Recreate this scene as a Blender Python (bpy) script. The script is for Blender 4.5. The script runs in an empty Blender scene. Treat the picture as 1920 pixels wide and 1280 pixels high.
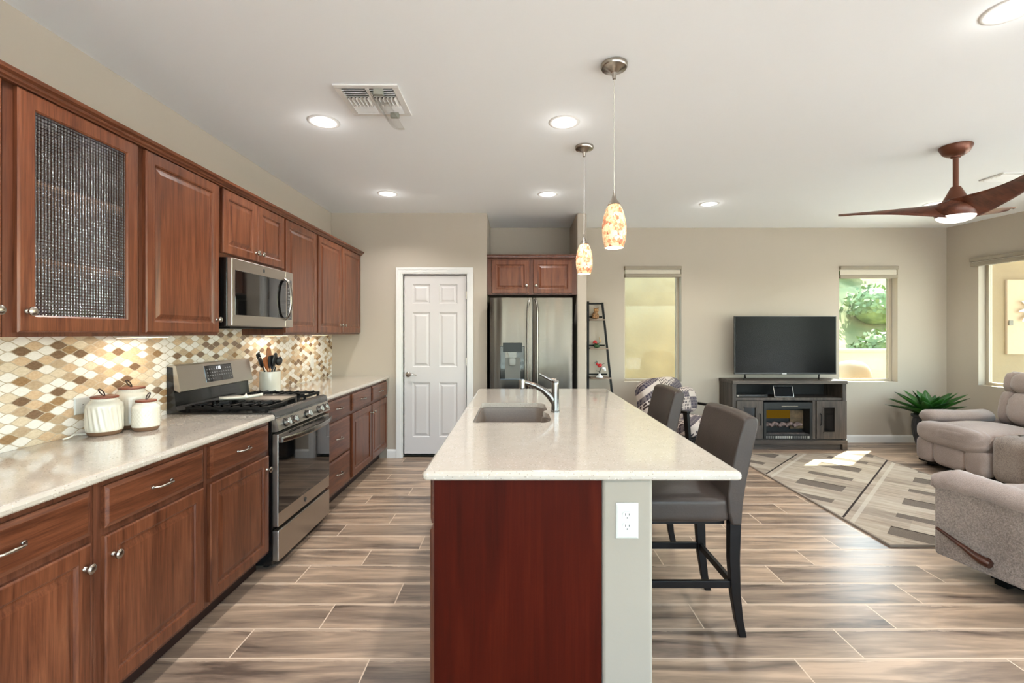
import bpy, bmesh, math, random
from mathutils import Matrix, Vector, noise
PI = math.pi
random.seed(7)
S = bpy.context.scene
COL = S.collection

# ---------------------------------------------------------------- camera
F = 880.0                      # focal length in pixels of a 1920 wide frame
cam_d = bpy.data.cameras.new('camera')
cam_d.sensor_width = 36.0
cam_d.lens = F / 1920 * 36
cam_d.shift_x = -8 / 1920
cam_d.shift_y = -16 / 1920
cam_d.clip_start = 0.05
cam_o = bpy.data.objects.new('camera', cam_d)
COL.objects.link(cam_o)
cam_o.location = (0, 0, 1.40)
cam_o.rotation_euler = (PI / 2, 0, 0)
S.camera = cam_o

# ---------------------------------------------------------------- exposure
S.view_settings.view_transform = 'Standard'
S.view_settings.look = 'None'
S.view_settings.exposure = 0.76
S.view_settings.gamma = 1.0
S.view_settings.use_curve_mapping = False
S.cycles.max_bounces = 10
S.cycles.diffuse_bounces = 8
S.cycles.glossy_bounces = 5
S.cycles.transmission_bounces = 8
S.cycles.transparent_max_bounces = 12
S.cycles.caustics_reflective = False
S.cycles.caustics_refractive = False
S.cycles.sample_clamp_indirect = 6.0
S.cycles.use_denoising = True

# ---------------------------------------------------------------- sky and sun
W = bpy.data.worlds.new('world')
S.world = W
W.use_nodes = True
wn = W.node_tree.nodes
wn.clear()
sky = wn.new('ShaderNodeTexSky')
sky.sky_type = 'NISHITA'
sky.sun_disc = False
sky.sun_elevation = math.radians(50)
sky.sun_rotation = math.radians(47)
sky.air_density = 1.0
sky.dust_density = 1.5
sky.ozone_density = 0.6
bgn = wn.new('ShaderNodeBackground')
bgn.inputs['Strength'].default_value = 1.9
won = wn.new('ShaderNodeOutputWorld')
W.node_tree.links.new(sky.outputs[0], bgn.inputs[0])
W.node_tree.links.new(bgn.outputs[0], won.inputs[0])

sun_d = bpy.data.lights.new('sun', 'SUN')
sun_d.energy = 26.0
sun_d.angle = math.radians(0.6)
sun_d.color = (1.0, 0.97, 0.9)
sun_o = bpy.data.objects.new('sun', sun_d)
COL.objects.link(sun_o)
sun_o.rotation_euler = Vector((-1.08, -1.0, -1.78)).to_track_quat('-Z', 'Y').to_euler()

CEIL = 2.745
LW = -2.077          # left wall face
KY = 5.27            # kitchen end wall face
BY = 6.01            # living room end wall face


def lamp(name, kind, loc, power, color=(1, 1, 1), size=0.1, size_y=None, rot=(0, 0, 0), spread=None, portal=False):
    d = bpy.data.lights.new(name, kind)
    d.energy = power
    d.color = color
    if kind == 'AREA':
        if size_y:
            d.shape = 'RECTANGLE'
            d.size = size
            d.size_y = size_y
        else:
            d.shape = 'DISK'
            d.size = size
        if spread:
            d.spread = spread
        d.cycles.is_portal = portal
    else:
        d.shadow_soft_size = size
    o = bpy.data.objects.new(name, d)
    COL.objects.link(o)
    o.location = loc
    o.rotation_euler = rot
    return o


WARM = (1.0, 0.86, 0.70)
NEUT = (1.0, 0.98, 0.95)
# can lights (their housings are built further down at the same spots)
CANS = [(-1.227, 2.99), (0.306, 2.996), (-1.242, 4.535), (0.305, 4.55), (2.01, 4.89), (4.36, 4.89),
        (2.06, 1.953), (4.36, 1.953), (-1.235, 1.45), (0.305, 1.45), (-1.235, -0.4), (0.305, -0.4), (2.06, -0.4), (4.36, -0.4)]
for cx, cy in CANS:
    lamp('can_lamp', 'AREA', (cx, cy, CEIL - 0.022), 6.6, NEUT, 0.13, spread=math.radians(132))
    # added fill point below each lens, brightens nearby ceiling and upper walls
    lamp('can_fill', 'POINT', (cx, cy, CEIL - 0.06), 0.3, NEUT, 0.03)
# daylight portals at the glazed openings
lamp('portal', 'AREA', (3.6, -3.22, 1.2), 1, size=4.6, size_y=2.3, rot=(PI / 2, 0, 0), portal=True)
lamp('portal', 'AREA', (6.38, -0.25, 1.16), 1, size=4.2, size_y=2.28, rot=(PI / 2, 0, PI / 2 + 0.125), portal=True)  # portal of the added side window
lamp('portal', 'AREA', (-0.5, -3.22, 1.38), 1, size=2.5, size_y=1.95, rot=(PI / 2, 0, 0), portal=True)


# ================================================================ helpers
def lin(c):
    """sRGB 0-255 -> linear rgba"""
    r = []
    for v in c:
        v = v / 255.0
        r.append(v / 12.92 if v <= 0.04045 else ((v + 0.055) / 1.055) ** 2.4)
    return (r[0], r[1], r[2], 1.0)


class MB:
    def __init__(s):
        s.bm = bmesh.new()
        s.mi = 0

    def face(s, vs):
        try:
            f = s.bm.faces.new(vs)
            f.material_index = s.mi
            return f
        except ValueError:
            return None

    def loopbridge(s, a, b, closed=True):
        n = len(a)
        for i in range(n if closed else n - 1):
            j = (i + 1) % n
            s.face((a[i], a[j], b[j], b[i]))

    def box(s, x0, x1, y0, y1, z0, z1, M=None):
        P = [(x0, y0, z0), (x1, y0, z0), (x1, y1, z0), (x0, y1, z0), (x0, y0, z1), (x1, y0, z1), (x1, y1, z1), (x0, y1, z1)]
        v = [s.bm.verts.new((M @ Vector(p)) if M else p) for p in P]
        for q in ((3, 2, 1, 0), (4, 5, 6, 7), (0, 1, 5, 4), (1, 2, 6, 5), (2, 3, 7, 6), (3, 0, 4, 7)):
            s.face([v[i] for i in q])
        return s

    def nested(s, w, h, loops, M, fill=True, back=True):
        """rectangle w x h (u,v from 0) as nested loops of (inset, depth)"""
        prev = None
        first = None
        for ins, d in loops:
            ring = [s.bm.verts.new(M @ Vector(p)) for p in
                    ((ins, ins, d), (w - ins, ins, d), (w - ins, h - ins, d), (ins, h - ins, d))]
            if prev:
                s.loopbridge(prev, ring)
            else:
                first = ring
            prev = ring
        if fill:
            s.face(prev)
        if back:
            s.face(first[::-1])
        return s

    def cyl(s, p0, p1, r0, r1=None, n=20, caps=True):
        r1 = r0 if r1 is None else r1
        return s.tube([p0, p1], [r0, r1], n, caps)

    def tube(s, pts, rad, n=12, caps=True, flat=1.0, up=None):
        pts = [Vector(p) for p in pts]
        if not isinstance(rad, (list, tuple)):
            rad = [rad] * len(pts)
        T = []
        for i in range(len(pts)):
            a = pts[max(i - 1, 0)]
            b = pts[min(i + 1, len(pts) - 1)]
            T.append((b - a).normalized())
        if up is None:
            up = Vector((0, 0, 1)) if abs(T[0].z) < 0.9 else Vector((1, 0, 0))
        else:
            up = Vector(up)
        rings = []
        for p, t, r in zip(pts, T, rad):
            x = t.cross(up)
            if x.length < 1e-6:
                x = t.cross(Vector((0.3, 1, 0.1)))
            x.normalize()
            y = x.cross(t).normalized()
            up = y
            rings.append([s.bm.verts.new(p + x * (math.cos(2 * PI * k / n) * r) + y * (math.sin(2 * PI * k / n) * r * flat)) for k in range(n)])
        for a, b in zip(rings, rings[1:]):
            s.loopbridge(a, b)
        if caps:
            s.face(rings[0][::-1])
            s.face(rings[-1])
        return s

    def lathe(s, prof, M=None, n=32, fx=None):
        M = M or Matrix.Identity(4)
        rings = []
        for r, z in prof:
            if r < 1e-5:
                rings.append([s.bm.verts.new(M @ Vector((0, 0, z)))])
            else:
                rr = []
                for k in range(n):
                    a = 2 * PI * k / n
                    q = r * (fx(a, z) if fx else 1)
                    rr.append(s.bm.verts.new(M @ Vector((q * math.cos(a), q * math.sin(a), z))))
                rings.append(rr)
        for a, b in zip(rings, rings[1:]):
            if len(a) == 1 and len(b) == 1:
                continue
            if len(a) == 1:
                for k in range(n):
                    s.face((a[0], b[(k + 1) % n], b[k]))
            elif len(b) == 1:
                for k in range(n):
                    s.face((a[k], a[(k + 1) % n], b[0]))
            else:
                s.loopbridge(a, b)
        return s

    def prism(s, poly, a, b, M=None):
        """poly in local xy, extruded along z from a to b"""
        M = M or Matrix.Identity(4)
        lo = [s.bm.verts.new(M @ Vector((x, y, a))) for x, y in poly]
        hi = [s.bm.verts.new(M @ Vector((x, y, b))) for x, y in poly]
        s.loopbridge(lo, hi)
        s.face(lo[::-1])
        s.face(hi)
        return s

    def superbox(s, c, size, p=5.0, n=8, M=None, fn=None):
        """rounded, softly inflated box"""
        M = M or Matrix.Identity(4)
        key = {}
        hx, hy, hz = size[0] / 2, size[1] / 2, size[2] / 2

        def vert(a, b, d):
            k = (round(a, 4), round(b, 4), round(d, 4))
            if k not in key:
                q = Vector((a, b, d))
                m = (abs(a) ** p + abs(b) ** p + abs(d) ** p) ** (1 / p)
                q = q / m
                v = Vector((q.x * hx, q.y * hy, q.z * hz))
                if fn:
                    v = fn(v, q)
                key[k] = s.bm.verts.new(M @ (v + Vector(c)))
            return key[k]
        g = [math.tan(PI / 4 * (-1 + 2 * i / n)) for i in range(n + 1)]
        for ax in range(3):
            for sg in (-1, 1):
                for i in range(n):
                    for j in range(n):
                        q = []
                        for (u, v) in ((g[i], g[j]), (g[i + 1], g[j]), (g[i + 1], g[j + 1]), (g[i], g[j + 1])):
                            t = [0, 0, 0]
                            t[ax] = sg
                            t[(ax + 1) % 3] = u
                            t[(ax + 2) % 3] = v
                            q.append(vert(*t))
                        if sg < 0:
                            q.reverse()
                        s.face(q)
        return s

    def grid(s, fn, nu, nv, closed_u=False):
        V = [[s.bm.verts.new(fn(i / nu, j / nv)) for j in range(nv + 1)] for i in range(nu + 1)]
        for i in range(nu):
            for j in range(nv):
                s.face((V[i][j], V[i + 1][j], V[i + 1][j + 1], V[i][j + 1]))
        return s


MATS = {}
WORLD_OF = {}


def obj(name, mb, m, parent=None, smooth=False, bevel=None, seg=2, sub=0, solid=None, clean=True, label=None):
    """link one mesh; points are given in world space"""
    if clean:
        bmesh.ops.recalc_face_normals(mb.bm, faces=mb.bm.faces)
    me = bpy.data.meshes.new(name)
    mb.bm.to_mesh(me)
    mb.bm.free()
    root = parent
    while root is not None and root.parent is not None:
        root = root.parent
    if root is not None and root.name in WORLD_OF:
        me.transform(WORLD_OF[root.name].inverted())
    for q in (m if isinstance(m, (list, tuple)) else [m]):
        me.materials.append(q)
    o = bpy.data.objects.new(name, me)
    COL.objects.link(o)
    if parent is not None:
        o.parent = parent
    if smooth:
        me.polygons.foreach_set('use_smooth', [True] * len(me.polygons))
    if solid:
        md = o.modifiers.new('solid', 'SOLIDIFY')
        md.thickness = solid
        md.offset = 0
    if bevel:
        md = o.modifiers.new('bevel', 'BEVEL')
        md.width = bevel
        md.segments = seg
        md.limit_method = 'ANGLE'
        md.angle_limit = math.radians(35)
        if smooth:
            pass
    if sub:
        md = o.modifiers.new('sub', 'SUBSURF')
        md.levels = md.render_levels = sub
    if smooth and (bevel or smooth == 'auto'):
        me.polygons.foreach_set('use_smooth', [True] * len(me.polygons))
        try:
            me.set_sharp_from_angle(angle=math.radians(40))
        except Exception:
            pass
    if label:
        o['label'] = label
    return o


def thing(name, label, cat, loc=(0, 0, 0), rotz=0.0, group=None):
    o = bpy.data.objects.new(name, None)
    COL.objects.link(o)
    o.location = loc
    o.rotation_euler = (0, 0, rotz)
    o['label'] = label
    o['category'] = cat
    if group:
        o['group'] = group
    WORLD_OF[o.name] = Matrix.Translation(loc) @ Matrix.Rotation(rotz, 4, 'Z')
    return o


def tag(o, label, cat, group=None, kind=None):
    o['label'] = label
    o['category'] = cat
    if group:
        o['group'] = group
    if kind:
        o['kind'] = kind
    return o


def struct(name, mb, m, **k):
    o = obj(name, mb, m, **k)
    if o.parent is None:
        o['kind'] = 'structure'
    return o


def sroot(name, loc=(0, 0, 0)):
    o = bpy.data.objects.new(name, None)
    COL.objects.link(o)
    o.location = loc
    o['kind'] = 'structure'
    WORLD_OF[o.name] = Matrix.Translation(loc)
    return o


def dup(root, loc, label=None, rotz=None):
    r = root.copy()
    COL.objects.link(r)
    r.location = loc
    if rotz is not None:
        r.rotation_euler = (0, 0, rotz)
    if label:
        r['label'] = label
    kids = {}
    for o in list(bpy.data.objects):
        kids.setdefault(o.parent, []).append(o)

    def rec(src, dst):
        for ch in kids.get(src, []):
            c = ch.copy()
            COL.objects.link(c)
            c.parent = dst
            rec(ch, c)
    rec(root, r)
    WORLD_OF[r.name] = Matrix.Translation(loc) @ Matrix.Rotation(r.rotation_euler.z, 4, 'Z')
    return r


def fr(o, u, w):
    """matrix whose x axis is u, z axis is w, y axis is world up"""
    u = Vector(u)
    w = Vector(w)
    v = w.cross(u)
    m = Matrix.Identity(4)
    for i in range(3):
        m[i][0] = u[i]
        m[i][1] = v[i]
        m[i][2] = w[i]
        m[i][3] = o[i]
    return m


def rotm(axis, a, o=(0, 0, 0)):
    return Matrix.Translation(o) @ Matrix.Rotation(a, 4, axis)


# ---------------------------------------------------------------- node helper
class NT:
    def __init__(s, name):
        s.m = bpy.data.materials.new(name)
        s.m.use_nodes = True
        s.t = s.m.node_tree
        s.t.nodes.clear()
        s.out = s.n('ShaderNodeOutputMaterial')
        s.b = s.n('ShaderNodeBsdfPrincipled')
        s.l(s.b.outputs[0], s.out.inputs[0])

    def n(s, ty, **k):
        x = s.t.nodes.new(ty)
        for a, b in k.items():
            setattr(x, a, b)
        return x

    def l(s, a, b):
        s.t.links.new(a, b)

    def put(s, sock, v):
        if isinstance(v, bpy.types.NodeSocket):
            s.l(v, sock)
        else:
            sock.default_value = v

    def mt(s, op, a, b=None, c=None):
        x = s.n('ShaderNodeMath', operation=op)
        s.put(x.inputs[0], a)
        if b is not None:
            s.put(x.inputs[1], b)
        if c is not None:
            s.put(x.inputs[2], c)
        return x.outputs[0]

    def mix(s, f, a, b, mode='MIX'):
        x = s.n('ShaderNodeMix', data_type='RGBA', blend_type=mode)
        s.put(x.inputs[0], f)
        s.put(x.inputs[6], a)
        s.put(x.inputs[7], b)
        return x.outputs[2]

    def pos(s, scale=(1, 1, 1), kind='Object', loc=(0, 0, 0), rot=(0, 0, 0)):
        tc = s.n('ShaderNodeTexCoord')
        mp = s.n('ShaderNodeMapping')
        s.l(tc.outputs[kind], mp.inputs[0])
        mp.inputs['Scale'].default_value = scale
        mp.inputs['Location'].default_value = loc
        mp.inputs['Rotation'].default_value = rot
        return mp.outputs[0]

    def noise(s, vec, scale=5, detail=3, rough=0.5, dist=0.0):
        x = s.n('ShaderNodeTexNoise')
        s.l(vec, x.inputs['Vector'])
        x.inputs['Scale'].default_value = scale
        x.inputs['Detail'].default_value = detail
        x.inputs['Roughness'].default_value = rough
        x.inputs['Distortion'].default_value = dist
        return x.outputs[0]

    def ramp(s, f, stops, mode='LINEAR'):
        x = s.n('ShaderNodeValToRGB')
        x.color_ramp.interpolation = mode
        el = x.color_ramp.elements
        while len(el) < len(stops):
            el.new(0.5)
        for e, (p, c) in zip(el, stops):
            e.position = p
            e.color = c
        s.put(x.inputs[0], f)
        return x.outputs[0]

    def bump(s, h, strength=0.2, dist=0.01):
        x = s.n('ShaderNodeBump')
        x.inputs['Strength'].default_value = strength
        x.inputs['Distance'].default_value = dist
        s.l(h, x.inputs['Height'])
        s.l(x.outputs[0], s.b.inputs['Normal'])

    def set(s, **k):
        for a, b in k.items():
            s.put(s.b.inputs[a.replace('_', ' ')], b)
        return s

    def xyz(s, vec):
        x = s.n('ShaderNodeSeparateXYZ')
        s.l(vec, x.inputs[0])
        return x.outputs

    def comb(s, a, b, c=0.0):
        x = s.n('ShaderNodeCombineXYZ')
        s.put(x.inputs[0], a)
        s.put(x.inputs[1], b)
        s.put(x.inputs[2], c)
        return x.outputs[0]

    def white(s, vec):
        x = s.n('ShaderNodeTexWhiteNoise', noise_dimensions='3D')
        s.l(vec, x.inputs['Vector'])
        return x.outputs[0]


def plain(name, c, rough=0.5, metal=0.0, spec=0.5, coat=0.0, noise_amt=0.0, nscale=30, bump=0.0, bscale=80, emit=None, es=0):
    t = NT(name)
    t.set(Base_Color=lin(c), Roughness=rough, Metallic=metal)
    t.b.inputs['Specular IOR Level'].default_value = spec
    t.b.inputs['Coat Weight'].default_value = coat
    if noise_amt:
        n = t.noise(t.pos(), nscale, 4)
        d = [max(0, int(v * (1 - noise_amt))) for v in c]
        e = [min(255, int(v * (1 + noise_amt))) for v in c]
        t.set(Base_Color=t.ramp(n, [(0.3, lin(d)), (0.7, lin(e))]))
    if bump:
        t.bump(t.noise(t.pos(), bscale, 3), bump, 0.004)
    if emit:
        t.set(Emission_Color=lin(emit), Emission_Strength=es)
    MATS[name] = t.m
    return t.m


def wood(name, dark, mid, light, vertical=True, rough=0.3, fine=1.0, axis='Z', coat=0.25):
    t = NT(name)
    sc = {'Z': (9, 9, 0.7), 'Y': (9, 0.7, 9), 'X': (0.7, 9, 9)}[axis]
    v = t.pos(sc)
    n1 = t.noise(v, 2.2 * fine, 5, 0.6, 1.2)
    sc2 = {'Z': (60, 60, 1.6), 'Y': (60, 1.6, 60), 'X': (1.6, 60, 60)}[axis]
    n2 = t.noise(t.pos(sc2), 3.0 * fine, 3, 0.7, 0.3)
    f = t.mt('ADD', t.mt('MULTIPLY', n1, 0.65), t.mt('MULTIPLY', n2, 0.35))
    c = t.ramp(f, [(0.36, lin(dark)), (0.5, lin(mid)), (0.66, lin(light))])
    t.set(Base_Color=c, Roughness=rough)
    t.b.inputs['Coat Weight'].default_value = coat * 0.4
    t.b.inputs['Specular IOR Level'].default_value = 0.35
    t.b.inputs['Coat Roughness'].default_value = 0.2
    t.bump(n2, 0.12, 0.002)
    MATS[name] = t.m
    return t.m


# ---------------------------------------------------------------- materials
m_wall = plain('wall_paint', (176, 166, 152), 0.75, spec=0.3, bump=0.06, bscale=60)
m_ceil = plain('ceiling_paint', (238, 241, 243), 0.8, spec=0.2, bump=0.06, bscale=50)
m_white = plain('white_trim_paint', (220, 219, 216), 0.4)
m_doorw = plain('door_paint', (204, 200, 198), 0.42)
m_pony = plain('island_wall_paint', (147, 139, 127), 0.6, bump=0.1, bscale=40)
m_cab = wood('cherry_stained_oak', (68, 35, 21), (98, 55, 35), (122, 74, 49))
m_cabh = wood('cherry_stained_oak_across', (68, 35, 21), (98, 55, 35), (122, 74, 49), axis='Y')
m_cabx = wood('cherry_stained_oak_end', (66, 36, 24), (90, 52, 36), (106, 66, 48))
m_panel = wood('cherry_panel_shaded', (48, 9, 2), (60, 12, 3), (72, 20, 6), fine=0.5, rough=0.5, coat=0.0)  # cabinet cherry darkened, the end panel's weaker light painted into the colour
m_panel.node_tree.nodes['Principled BSDF'].inputs['Specular IOR Level'].default_value = 0.08
m_dark = plain('cabinet_shadow_gap', (30, 14, 10), 0.6)
m_nickel = plain('satin_nickel', (168, 160, 150), 0.26, 1.0)
m_chrome = plain('polished_chrome', (128, 125, 121), 0.2, 1.0)
m_black = plain('black_enamel', (14, 14, 15), 0.2, coat=0.3)
m_blackm = plain('matte_black_iron', (12, 12, 12), 0.5, spec=0.2)
m_greyen = plain('dark_grey_enamel', (64, 62, 60), 0.25)
m_glassb = plain('black_oven_glass', (10, 10, 11), 0.04, coat=0.6)
m_plw = plain('white_plastic', (196, 196, 192), 0.35)
m_slot = plain('socket_slot', (25, 22, 20), 0.6)
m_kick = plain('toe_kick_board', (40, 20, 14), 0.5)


def steel(name, c, rough, axis, wave=0.0):
    t = NT(name)
    sc = {'Y': (200, 1.5, 200), 'X': (1.5, 200, 200), 'Z': (200, 200, 1.5)}[axis]
    n = t.noise(t.pos(sc), 3, 2)
    t.set(Base_Color=lin(c), Metallic=1.0, Roughness=rough)
    h = t.mt('MULTIPLY', n, 0.012)
    if wave:
        n2 = t.noise(t.pos((5.0, 5.0, 0.55)), 1.0, 1)
        h = t.mt('ADD', h, t.mt('MULTIPLY', n2, wave))
        t.bump(h, 0.35, 0.05)
    return t.m


m_steel = steel('brushed_steel', (184, 176, 166), 0.33, 'Y')
m_steelf = steel('fridge_steel', (92, 86, 80), 0.24, 'X', 1.6)
m_steelh = steel('handle_steel', (150, 145, 139), 0.24, 'Z')


def quartz(name, base, speck, mottle):
    t = NT(name)
    p = t.pos()
    n = t.noise(p, 14, 4)
    c = t.ramp(n, [(0.25, lin(mottle)), (0.7, lin(base))])
    v = t.n('ShaderNodeTexVoronoi')
    t.l(p, v.inputs['Vector'])
    v.inputs['Scale'].default_value = 130
    r = t.white(v.outputs['Position'])
    msk = t.mt('MULTIPLY', t.mt('LESS_THAN', v.outputs['Distance'], 0.28), t.mt('GREATER_THAN', r, 0.80))
    c2 = t.mix(t.mt('MULTIPLY', msk, 0.45), c, lin(speck))
    msk2 = t.mt('MULTIPLY', t.mt('LESS_THAN', v.outputs['Distance'], 0.35), t.mt('LESS_THAN', r, 0.25))
    c3 = t.mix(t.mt('MULTIPLY', msk2, 0.25), c2, lin((230, 226, 220)))
    t.set(Base_Color=c3, Roughness=0.13)
    t.b.inputs['Coat Weight'].default_value = 0.5
    t.b.inputs['Coat Roughness'].default_value = 0.05
    return t.m


m_quartz = quartz('cream_quartz', (180, 172, 161), (98, 86, 72), (174, 165, 154))


def tile_splash():
    t = NT('wave_mosaic_tile')
    xyz = t.xyz(t.pos())
    u = t.mt('DIVIDE', xyz[1], 0.106)
    v = t.mt('DIVIDE', xyz[2], 0.042)
    vr = t.mt('ABSOLUTE', t.mt('SUBTRACT', v, t.mt('ROUND', v)))
    g = t.mt('MULTIPLY', t.mt('ADD', t.mt('COSINE', t.mt('MULTIPLY', u, 2 * PI)), 1.0), 0.25)
    inA = t.mt('LESS_THAN', vr, g)
    d = t.mt('ABSOLUTE', t.mt('SUBTRACT', vr, g))
    sl = t.mt('ABSOLUTE', t.mt('SINE', t.mt('MULTIPLY', u, 2 * PI)))
    d = t.mt('DIVIDE', d, t.mt('ADD', 1.0, t.mt('MULTIPLY', sl, 0.2)))
    grout = t.mt('LESS_THAN', d, 0.042)
    ida = t.comb(t.mt('ROUND', u), t.mt('ROUND', v), 1.0)
    idb = t.comb(t.mt('FLOOR', u), t.mt('FLOOR', v), 5.0)
    mixv = t.n('ShaderNodeMix', data_type='VECTOR')
    t.l(inA, mixv.inputs[0])
    t.l(idb, mixv.inputs[4])
    t.l(ida, mixv.inputs[5])
    r = t.white(mixv.outputs[1])
    ramp = t.ramp(r, [(0.0, lin((226, 221, 214))), (0.40, lin((208, 192, 168))), (0.54, lin((198, 170, 140))),
                      (0.68, lin((176, 154, 128))), (0.80, lin((146, 116, 84))), (0.89, lin((116, 92, 72)))], 'CONSTANT')
    n = t.noise(t.pos((1, 1, 2)), 60, 4, 0.7)
    col = t.mix(0.35, ramp, t.ramp(n, [(0.3, lin((120, 110, 100))), (0.7, lin((255, 252, 246)))]), 'SOFT_LIGHT')
    c = t.mix(grout, col, lin((176, 160, 138)))
    t.set(Base_Color=c, Roughness=t.mt('ADD', 0.16, t.mt('MULTIPLY', grout, 0.5)))
    t.bump(t.mt('MINIMUM', t.mt('MULTIPLY', d, 8.0), 1.0), 0.25, 0.002)
    return t.m


m_tile = tile_splash()


def floor_tile():
    t = NT('wood_look_floor_tile')
    p = t.pos()
    x, y, z = t.xyz(p)
    PW, PL = 0.2034, 0.912
    row = t.mt('FLOOR', t.mt('DIVIDE', t.mt('SUBTRACT', y, 1.8163), PW))
    fy = t.mt('FRACT', t.mt('DIVIDE', t.mt('SUBTRACT', y, 1.8163), PW))
    off = t.mt('ADD', 1.194, t.mt('MULTIPLY', row, 0.304))
    q = t.mt('DIVIDE', t.mt('SUBTRACT', x, off), PL)
    colm = t.mt('FLOOR', q)
    fx = t.mt('FRACT', q)
    gy = t.mt('MINIMUM', fy, t.mt('SUBTRACT', 1.0, fy))
    gx = t.mt('MINIMUM', fx, t.mt('SUBTRACT', 1.0, fx))
    grout = t.mt('MAXIMUM', t.mt('LESS_THAN', gy, 0.014), t.mt('LESS_THAN', gx, 0.0032))
    rid = t.white(t.comb(row, colm, 3.0))
    rid2 = t.white(t.comb(colm, row, 9.0))
    # streaks run along the plank, each plank its own cut
    vx = t.mt('ADD', t.mt('MULTIPLY', x, 1.25), t.mt('MULTIPLY', rid, 37.0))
    vy = t.mt('ADD', t.mt('MULTIPLY', y, 9.0), t.mt('MULTIPLY', rid2, 23.0))
    vec = t.comb(vx, vy, rid)
    n1 = t.noise(vec, 1.0, 4, 0.55, 0.9)
    n2 = t.noise(t.comb(t.mt('MULTIPLY', vx, 3.0), t.mt('MULTIPLY', vy, 6.0), 0.0), 1.3, 4, 0.65, 0.6)
    f = t.mt('ADD', t.mt('MULTIPLY', n1, 0.8), t.mt('MULTIPLY', n2, 0.2))
    f = t.mt('ADD', f, t.mt('MULTIPLY', t.mt('SUBTRACT', rid2, 0.5), 0.10))
    c = t.ramp(f, [(0.33, lin((84, 70, 60))), (0.42, lin((122, 104, 89))), (0.52, lin((147, 126, 107))), (0.64, lin((180, 154, 130)))])
    edge = t.mt('GREATER_THAN', t.mt('ADD', fy, t.mt('MULTIPLY', n2, 0.22)), 1.02)
    c = t.mix(t.mt('MULTIPLY', edge, 0.45), c, lin((206, 182, 158)))
    c = t.mix(grout, c, lin((204, 184, 162)))
    rough = t.mt('ADD', 0.27, t.mt('ADD', t.mt('MULTIPLY', n2, 0.10), t.mt('MULTIPLY', grout, 0.4)))
    t.set(Base_Color=c, Roughness=rough)
    h = t.mt('SUBTRACT', t.mt('MULTIPLY', n2, 0.12), grout)
    t.bump(h, 0.25, 0.0025)
    return t.m


m_floor = floor_tile()


def rug_mat():
    t = NT('abstract_diagonal_rug')
    x, y, z = t.xyz(t.pos())
    p = t.mt('MULTIPLY', t.mt('ADD', x, y), 0.70711)
    q = t.mt('MULTIPLY', t.mt('SUBTRACT', x, y), 0.70711)
    per = 0.77
    qq = t.mt('DIVIDE', t.mt('SUBTRACT', q, -0.767 - 0.77 * 4), per)       # 0 at a dark line
    qf = t.mt('FRACT', qq)
    qi = t.mt('FLOOR', t.mt('MULTIPLY', qq, 2.0))
    pj = t.mt('FLOOR', t.mt('DIVIDE', p, 0.185))
    r = t.white(t.comb(qi, pj, 2.0))
    n = t.noise(t.comb(t.mt('MULTIPLY', q, 3.0), t.mt('MULTIPLY', p, 24.0), 0.0), 1.0, 5, 0.6)
    fine = t.noise(t.pos(), 350, 2)
    base = t.ramp(r, [(0.0, lin((158, 147, 132))), (0.3, lin((144, 131, 117))), (0.5, lin((166, 156, 142))), (0.7, lin((128, 117, 105))), (0.88, lin((150, 137, 123)))], 'CONSTANT')
    base = t.mix(0.35, base, t.ramp(n, [(0.35, lin((122, 108, 95))), (0.6, lin((190, 179, 164)))]))
    # dark bars
    pf = t.mt('FRACT', t.mt('DIVIDE', t.mt('SUBTRACT', p, 4.91), 0.80))
    inq = t.mt('MULTIPLY', t.mt('GREATER_THAN', qf, 0.37), t.mt('LESS_THAN', qf, 0.84))
    bar = t.mt('MAXIMUM', t.mt('LESS_THAN', pf, 0.22), t.mt('MULTIPLY', t.mt('GREATER_THAN', pf, 0.53), t.mt('LESS_THAN', pf, 0.665)))
    bar = t.mt('MULTIPLY', bar, inq)
    c = t.mix(t.mt('MULTIPLY', bar, 0.9), base, t.ramp(fine, [(0.4, lin((74, 66, 60))), (0.6, lin((112, 102, 93)))]))
    dl = t.mt('MAXIMUM', t.mt('LESS_THAN', qf, 0.02), t.mt('MULTIPLY', t.mt('MULTIPLY', t.mt('LESS_THAN', pf, 0.235), t.mt('GREATER_THAN', pf, 0.215)), inq))
    c = t.mix(dl, c, lin((48, 40, 36)))
    wl = t.mt('MULTIPLY', t.mt('GREATER_THAN', qf, 0.075), t.mt('LESS_THAN', qf, 0.115))
    c = t.mix(t.mt('MULTIPLY', wl, 0.6), c, lin((184, 176, 164)))
    t.set(Base_Color=c, Roughness=0.95)
    t.b.inputs['Specular IOR Level'].default_value = 0.1
    t.bump(fine, 0.5, 0.003)
    return t.m


m_rug = rug_mat()
m_rugedge = plain('rug_binding', (128, 116, 104), 0.95)


def fabric(name, c, c2, scale=260, bump=0.6, big=3.0):
    t = NT(name)
    f = t.noise(t.pos(), scale, 2, 0.6)
    b = t.noise(t.pos(), big, 3)
    col = t.ramp(t.mt('ADD', t.mt('MULTIPLY', f, 0.6), t.mt('MULTIPLY', b, 0.4)), [(0.38, lin(c2)), (0.62, lin(c))])
    t.set(Base_Color=col, Roughness=0.92)
    t.b.inputs['Specular IOR Level'].default_value = 0.15
    t.b.inputs['Sheen Weight'].default_value = 0.35
    t.bump(t.mt('ADD', f, t.mt('MULTIPLY', t.noise(t.pos(), 14, 3), 0.8)), bump, 0.004)
    return t.m


m_sofa = fabric('taupe_chenille', (164, 148, 140), (134, 119, 112))
m_sofa2 = fabric('taupe_chenille_flat', (150, 136, 126), (104, 92, 84), scale=150, bump=1.0)


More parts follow.
